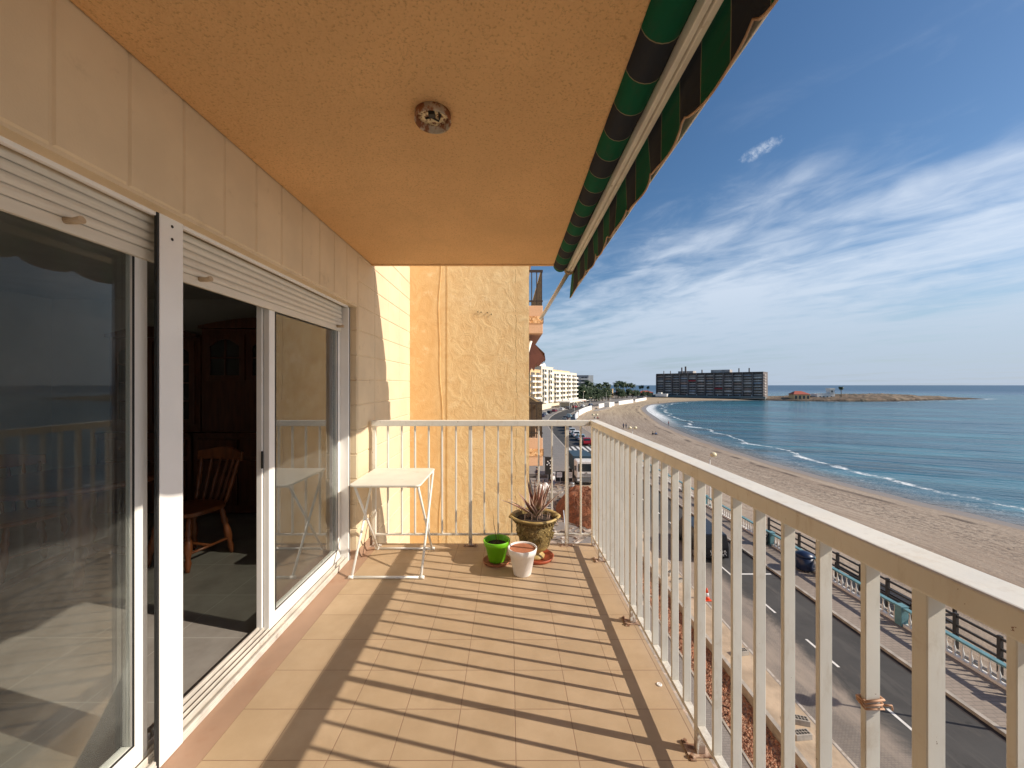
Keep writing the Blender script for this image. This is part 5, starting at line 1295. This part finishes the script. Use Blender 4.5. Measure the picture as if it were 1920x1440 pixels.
def beach_pt(px, py):
    d = py-722; Y = F*13.9/d; X = (px-955)/F*Y; dd_ = seg_d(X, Y, SH); z = zb(X, Y, dd_); Y = F*(H-z)/d; X = (px-955)/F*Y; return X, Y, zb(X, Y, seg_d(X, Y, SH))
PP = [(1169, 804, 'navy', 'black', 'stand', 'person in navy standing on the sand, left of a pair', 20), (1174, 804.5, 'grey', 'grey', 'stand', 'person in grey standing on the sand, right of a pair', -30),
 (1224, 815, 'black', 'navy', 'sit', 'person in black sitting on the sand beside another', 60), (1230, 815.5, 'blue', 'grey', 'sit', 'person in blue sitting on the sand beside another', 20),
 (1253.5, 798, 'red', 'black', 'stand', 'lone person in red walking at the water edge', 90), (1234, 757.5, 'olive', 'black', 'stand', 'tiny lone person on the far sand below the hotel', 0),
 (1115, 785, 'black', 'black', 'sit', 'dark clothed person sitting far left on the sand', 0), (1120.5, 785, 'red', 'black', 'sit', 'person in red sitting far left on the sand', 40)]
for (px, py, a_, b__, pose, lb, rz) in PP:
    X, Y, Z = beach_pt(px, py); person(lb, X, Y, Z-.02, R(rz), CL[a_], CL[b__], pose)
person('person in white standing at the road works barrier', 5.3, 47.0, GZ+.03, R(30), CL['white'], CL['navy'])
person('person in navy standing beside the dark shop front', 3.6, 50.5, GZ+.06, R(120), CL['navy'], CL['grey'])

# ================================================================== FAR BUILDINGS
def facade(label, loc, rz, W, Dp, Hh, nb_, ns, wm, pm, zg=3.2, proud=1.2, name='apartment_building', split=.0, awn=None, fr=.9):
    t = thing(name, label, 'building', loc, rz)
    MB().box(0, W, proud if split else 0, Dp, -1, Hh).build('wall', wm, t)
    st = (Hh-zg-.6)/ns; bw = W/nb_
    par = MB().box(bw*(1-fr)/2, bw*(1-(1-fr)/2), -proud if not split else 0, .0 if not split else .25, 0, .95*st/2.9).build('balcony', pm, t); par.location = (0, 0, zg)
    wn = MB().box(bw*.16, bw*.46, -.06, -.02, .12*st, .80*st).box(bw*.54, bw*.84, -.06, -.02, .30*st, .80*st).build('window', M_bwin, par)
    if split: wn.location = (0, proud, 0)
    fl = MB().box(bw*(1-fr)/2, bw*(1-(1-fr)/2), -proud if not split else .25, 0 if not split else proud, -.12, .08)
    for i in range(nb_):
        for j in range(ns):
            if i == 0 and j == 0: continue
            q_ = copy_tree(par, parent=t); q_.location = (i*bw, 0, zg+j*st)
            if split and RV.random() < .55: q_.material_slots[0].link = 'OBJECT'; q_.material_slots[0].material = RV.choice(HV)
            if split and RV.random() < .3: q_.scale = (1, 1, 1.75)
    if split:
        for i in range(nb_+1):
            MB().box(i*bw-.42, i*bw+.42, -.9, proud, 0, Hh).build('pillar', wm, t)
        for j in range(ns+1):
            MB().box(0, W, -.35, proud, zg+j*st-.3, zg+j*st).build('floor_slab', wm, t)
    MB().box(-.15, W+.15, -.25 if split else -.1, Dp+.1, Hh, Hh+.35).build('roof', wm, t)
    return t, st, bw
RV = random.Random(12); HV = [mat('parapet_shade', c_, .8, .3, .3) for c_ in ((0.30, 0.27, 0.25), (0.22, 0.21, 0.22), (0.50, 0.46, 0.42), (0.27, 0.30, 0.34), (0.36, 0.25, 0.20))]
hW = math.hypot(75.5, 72); hrz = math.atan2(-72, 75.5)
hot, st, bw = facade('long dark grey slab hotel of twelve bays standing at the end of the beach', (169.5, 447, -12.5), hrz, hW, 22, 26.6, 12, 8, M_hotel, M_hotelp, zg=4.2, proud=1.8, name='hotel', split=1, fr=.84)
hot['category'] = 'hotel'
s = MB().box(22, 38, 6, 16, 26.95, 29.4).box(56, 74, 6, 16, 26.95, 30.0); s.build('roof_house', M_hotelp, hot)
s = MB()
for (x, h_, r_) in ((7, 3.2, .3), (14.5, 3.0, .3), (27, 6.5, .6), (31, 7.5, .8), (48, 3.4, .5), (83, 4, .45), (92, 4, .5)): s.box(x-r_, x+r_, 3, 4, 26.95, 26.95+h_)
s.build('chimney', M_hotel, hot)
MB().box(-8, hW+3, -7, -.3, -.8, 2.3).box(-8, hW+3, -7.3, -7.0, 2.3, 3.1).build('terrace', mat('terrace_green_grey', (0.17, 0.20, 0.20), .8), hot)
for i in range(10): MB().box(3+i*10.2, 3.5+i*10.2, -1.2, -.7, 2.3, 4.1).build('column', M_offw, hot)
reds = mat('red_awning', (0.33, 0.03, 0.04), .8)
for (i, j) in ((4, 5), (7, 2)): MB().box(i*bw+.4, (i+1)*bw-.3, -.5, -.2, 4.2+j*st+.1, 4.2+j*st+1.5).build('awning', reds, hot)
for j in range(8): MB().box(hW, hW+1.3, .8, 8, 4.2+j*st, 4.2+j*st+1.1).build('end_balcony', M_hotelp, hot)
rz = math.atan2(.915, .404)
A1, st, bw = facade('pinkish cream block of flats partly hidden behind the ochre wall', (9.6, 178, GZ), rz, 14, 14, 19.6, 2, 6, M_yell, M_offw, proud=1.1)
B1, st, bw = facade('tall narrow cream block with one column of white balconies', (16.5, 200, GZ), rz, 20, 16, 22.0, 2, 6, M_cream, M_offw, proud=1.0, fr=.62)
MB().box(3, 16, 3, 12, 22.3, 23.8).box(15, 18, 4, 8, 22.3, 24.6).build('roof_house', M_offw, B1)
C1, st, bw = facade('long white and cream block of flats with rows of deep balconies', (24.6, 218.3, GZ), rz, 53.6, 16, 20.2, 4, 6, M_cream, M_offw, proud=1.5, fr=.84)
MB().box(3, 50, 4, 12, 20.5, 21.8).build('roof_house', M_yell, C1)
for bdg, LL_ in ((B1, 20), (C1, 53.6)):
    s = MB()
    for i in range(6): s.tube([(3+i*LL_*.15, 8, 20), (3+i*LL_*.15, 8, 25.5-(i % 3)*.8)], .06, 4)
    s.build('aerial', M_steel, bdg)
D1, st, bw = facade('plain grey gabled block rising behind the first palms', (53, 330, GZ), R(-8), 14, 20, 20.5, 2, 6, M_greyb, M_offw, proud=.8)
MB().box(14, 18, 0, 8, 0, 20.8).build('stair_tower', M_offw, D1)
E1, st, bw = facade('small ochre house showing above the trees of the bay', (98, 400, GZ), R(-20), 8, 8, 8.4, 2, 2, M_yell, M_offw, proud=.5, name='house')
def hiphouse(label, x, y, z, rz, W, Dp, hw, hr, wm, rm, name='house'):
    t = thing(name, label, 'house', (x, y, z), rz); MB().box(0, W, 0, Dp, -1.5, hw).build('wall', wm, t)
    s = MB(); e = .6; s.v = [(-e, -e, hw), (W+e, -e, hw), (W+e, Dp+e, hw), (-e, Dp+e, hw), (W*.22, Dp/2, hw+hr), (W*.62, Dp/2, hw+hr), (-e, -e, hw-.2), (W+e, -e, hw-.2), (W+e, Dp+e, hw-.2), (-e, Dp+e, hw-.2)]
    s.f = [(0, 1, 5, 4), (1, 2, 5), (2, 3, 4, 5), (3, 0, 4), (0, 6, 7, 1), (1, 7, 8, 2), (2, 8, 9, 3), (3, 9, 6, 0), (6, 9, 8, 7)]
    s.build('roof', rm, t)
    n = max(2, int(W/3.2))
    for i in range(n): MB().box(W*(i+.25)/n, W*(i+.75)/n, -.05, 0, .3, hw*.72).build('window', M_bwin, t)
    return t
hiphouse('small red roofed house with dark openings on the rocky spit', 262.5, 358, -11.6, R(-12), 13, 10, 4.6, 2.9, M_yell, M_redroof)
for i, (x, y, w_) in enumerate(((128, 470, 14), (146, 478, 12), (163, 486, 16))):
    hiphouse(['low brick red house left of the hotel, nearest the palms', 'low brick red house in the middle of the row left of the hotel', 'low brick red house closest to the hotel flank'][i], x, y, GZ, R(-15), w_, 9, 3.2, 2.4, mat('brick_red_render', (0.30, 0.13, 0.09), .85) if i == 0 else MATS['brick_red_render'], M_redroof)
cs = thing('house', 'white castle like house with a square turret on the rocky spit', 'house', (287, 362, -12.2), R(-8))
MB().box(0, 15, 0, 9, -1, 5.6).build('wall', M_offw, cs); MB().box(10.2, 14.4, -.5, 4.5, 5.6, 9.6).box(9.9, 14.7, -.8, 4.8, 9.6, 10.8).build('turret', M_offw, cs)
s = MB()
for i in range(9): s.box(.2+i*1.7, 1.0+i*1.7, -.1, .3, 5.6, 6.3)
s.build('battlement', M_offw, cs)
for x in (2, 5, 8, 11.5): MB().box(x, x+1.1, -.08, 0, 1.2, 3.4).build('window', M_bwin, cs)
MB().box(11.6, 12.8, -.6, -.5, 7.0, 8.6).build('window', M_bwin, cs)
# pavilion and kiosks by the flats
pv = thing('pavilion', 'long white restaurant pavilion in front of the pale flats', 'pavilion', (33, 212, GZ), rz)
MB().box(0, 40, 0, 6, 3.0, 3.5).build('roof', M_offw, pv)
for i in range(11): MB().box(i*3.95, i*3.95+.35, 0, .35, 0, 3.0).build('column', M_offw, pv)
MB().box(0, 40, 5.5, 6, 0, 3).build('wall', M_cream, pv)
for i in range(5):
    MB().box(i*8+.5, i*8+7, -2.2, 0, 2.75, 2.95).build('sun_blind', [M_offw, M_yell, M_offw, M_terra, M_offw][i], pv)
kk = thing('kiosk', 'small white beach kiosk with antennae beside the hotel', 'kiosk', (160, 425, GZ), R(-40)); MB().box(0, 12, 0, 5, 0, 3).build('wall', M_wallw, kk); MB().box(2, 6, 1, 4, 3, 4.6).build('upper_room', M_offw, kk)
rp = thing('beach_ramp', 'grey stepped ramp running down from the road to the sand', 'ramp', (53.5, 219, -12.4), math.atan2(22, 14))
s = MB(); s.hexa([(-26, -3.2, -.3), (0, -3.2, -.3), (0, 0, -.3), (-26, 0, -.3), (-26, -3.2, -.1), (0, -3.2, 1.6), (0, 0, 1.6), (-26, 0, -.1)]); s.build('ramp_body', M_rockwall, rp)
MB().box(0, 4, -3, 0, 1.3, 4.2).build('shelter', M_offw, rp); MB().box(-26, 0, -3.4, -3.2, .9, 1.0).build('rail', M_steel, rp)
# beach boats / upturned things by the near wall
for i, (px, py) in enumerate(((1064, 786), (1079, 785))):
    X, Y, Z = beach_pt(px, py); L = 3.2 if i == 0 else 1.6
    s = MB(); n = 10
    for k in range(n+1):
        f = k/n; w_ = .55*math.sin(math.pi*(.08+.84*f))**.6
        for q in range(7): a = math.pi*q/6; s.v.append(((f-.5)*L, w_*math.cos(a), .45*w_/.55*math.sin(a)))
    for k in range(n):
        for q in range(6): i0 = k*7+q; s.f.append((i0, i0+7, i0+8, i0+1))
    o = s.build('upturned_boat', M_gasket); o.location = (X, Y, Z); tag(o, ['long dark upturned boat on the sand below the white wall', 'short dark upturned boat right of the longer one'][i], 'boat')
s = MB().tube([((px_-955)/F*92, 92+dy_, zz) for (px_, dy_, zz) in ((1118, 0, -12.05), (1124, .4, -11.2), (1131, .2, -11.7), (1138, .3, -10.9), (1144, .1, -12.0))], .12, 8)
tag(s.build('play_frame', M_offw), 'pale bent tube play frame on the sand just over the railing corner', 'play frame')

# ================================================================== TREES
def palm(label, loc, h_, cr, nfr=46, seed=1, skirt=True, group=None):
    t = thing('palm_tree', label, 'palm tree', loc, 0, group); rnd = random.Random(seed)
    MB().tube([(0, 0, 0), (.15, 0, h_*.5), (.05, .1, h_)], [.38, .26, .24], 9).build('trunk', M_trunk, t)
    s = MB()
    for i in range(nfr):
        a = rnd.uniform(0, 6.283); e = rnd.uniform(-.35, 1.25); L = cr*rnd.uniform(.8, 1.1); p = Vector((.05, .1, h_)); nseg = 6; ee = e; side = Vector((-math.sin(a), math.cos(a), 0)); prev = None
        for k in range(nseg+1):
            d = Vector((math.cos(a)*math.cos(ee), math.sin(a)*math.cos(ee), math.sin(ee)))
            if k:
                for sg in (-1, 1):
                    for q in (0, .5):
                        b0 = prev.lerp(p, q); wl = cr*.30*(1-.45*k/nseg); tip = b0+side*sg*wl+d*wl*.55-Vector((0, 0, wl*.45))
                        s.tri(b0, b0+d*(L/nseg*.5), tip)
            prev = p; p = p+d*(L/nseg); ee -= .32
    s.build('crown', M_frond, t)
    if skirt:
        s = MB()
        for i in range(40):
            a = rnd.uniform(0, 6.283); z = h_-rnd.uniform(.2, 2.2); s.tri((.2*math.cos(a), .2*math.sin(a), z), (.2*math.cos(a+.5), .2*math.sin(a+.5), z-.2), (.75*math.cos(a+.2), .75*math.sin(a+.2), z-1.2))
        s.build('dead_fronds', M_dead, t)
    return t
def tree(label, loc, h_, r_, seed=1, n=2600, group=None, m=None, leaf=.45):
    t = thing('leafy_tree', label, 'tree', loc, 0, group); rnd = random.Random(seed); s = MB()
    s.tube([(0, 0, 0), (.1, 0, h_*.35), (.2, .1, h_*.6)], [.35, .26, .16], 8)
    cl = []
    for i in range(13):
        a = rnd.uniform(0, 6.283); q = rnd.uniform(.1, .75)*r_; z = h_*rnd.uniform(.35, .9); cl.append((q*math.cos(a), q*math.sin(a), z, r_*rnd.uniform(.28, .5)))
        s.tube([(.1, 0, h_*.33), (q*math.cos(a)*.8, q*math.sin(a)*.8, z)], [.12, .04], 5)
    s.build('trunk', M_trunk, t); c = MB()
    for i in range(n):
        cx, cy, cz, cr = cl[i % 13]; v = Vector((rnd.gauss(0, 1), rnd.gauss(0, 1), rnd.gauss(0, .8))).normalized()*cr*(rnd.random()**.4)
        p = Vector((cx, cy, cz))+v; u = Vector((rnd.gauss(0, 1), rnd.gauss(0, 1), rnd.gauss(0, 1))).normalized(); w_ = u.orthogonal().normalized(); q = leaf*rnd.uniform(.5, 1.2)
        c.quad(p-u*q*.5, p+w_*q*.35, p+u*q*.5, p-w_*q*.35)
    c.build('crown', m or M_leaf, t); return t
def at(px, Y): return ((px-955)/F*Y, Y, GZ)
p0 = palm('tall date palm in the dark clump beyond the pale flats', at(1101, 300), 14.5, 4.0, seed=1, group='palms of the nearer clump')
palm_spots = [(1093, 292, 12.0, .9), (1108, 310, 13.2, 1.0), (1088, 285, 10.5, .95), (1122, 315, 12.6, 1.0), (1128, 322, 12.2, .9), (1136, 330, 13.6, .95), (1141, 325, 12.0, .85), (1115, 300, 11.2, .9)]
for i, (px, Y, hh, sc) in enumerate(palm_spots):
    x, y, z = at(px, Y); copy_tree(p0, loc=(x, y, z), rotz=i*1.3, scale=(sc, sc, hh/14.5))
for i, (px, Y, r_) in enumerate(((1090, 280, 5.5), (1103, 286, 6), (1118, 292, 6), (1130, 300, 5.5), (1140, 306, 4.5), (1097, 270, 3.5))):
    tree('dark leafy tree among the palms of the nearer clump', at(px, Y), 11.5-(i % 3), r_, seed=20+i, group='leafy trees of the nearer clump', n=2200, leaf=.9)
q0 = palm('date palm in the farther clump left of the hotel', at(1160, 380), 15.0, 4.6, seed=9, group='palms of the farther clump')
for i, (px, Y, hh, sc) in enumerate(((1155, 372, 13.5, 1.0), (1164, 390, 14.8, 1.05), (1170, 378, 14.2, 1.0), (1175, 388, 13.0, .9), (1182, 395, 13.2, .95), (1187, 400, 12.0, .85), (1167, 370, 13.0, .9))):
    x, y, z = at(px, Y); copy_tree(q0, loc=(x, y, z), rotz=i*.9, scale=(sc, sc, hh/15))
for i, (px, Y, r_, hh) in enumerate(((1158, 366, 5.5, 10), (1166, 362, 5.5, 9), (1176, 374, 5, 9), (1186, 384, 4.5, 8), (1195, 400, 4.5, 6.5), (1205, 410, 4, 6), (1214, 430, 4, 5))):
    tree('dark leafy bush among the palms of the farther clump', at(px, Y), hh, r_, seed=40+i, group='leafy trees of the farther clump', n=1600, leaf=.9)
for i, (px, Y, hh) in enumerate(((1200, 450, 10.5), (1204.5, 455, 11.2), (1215, 460, 10.2))):
    o = copy_tree(q0, loc=at(px, Y), rotz=i*2.0, scale=(.6, .6, hh/15)); o['label'] = ['small palm, left one of a close pair near the sea horizon', 'small palm, right one of a close pair near the sea horizon', 'lone small palm just left of the dark hotel'][i]; o['group'] = 'small palms left of the hotel'
palm('solitary tall fan palm standing on the rocky spit', (305, 357, -12.6), 11.6, 2.5, seed=77, nfr=90)
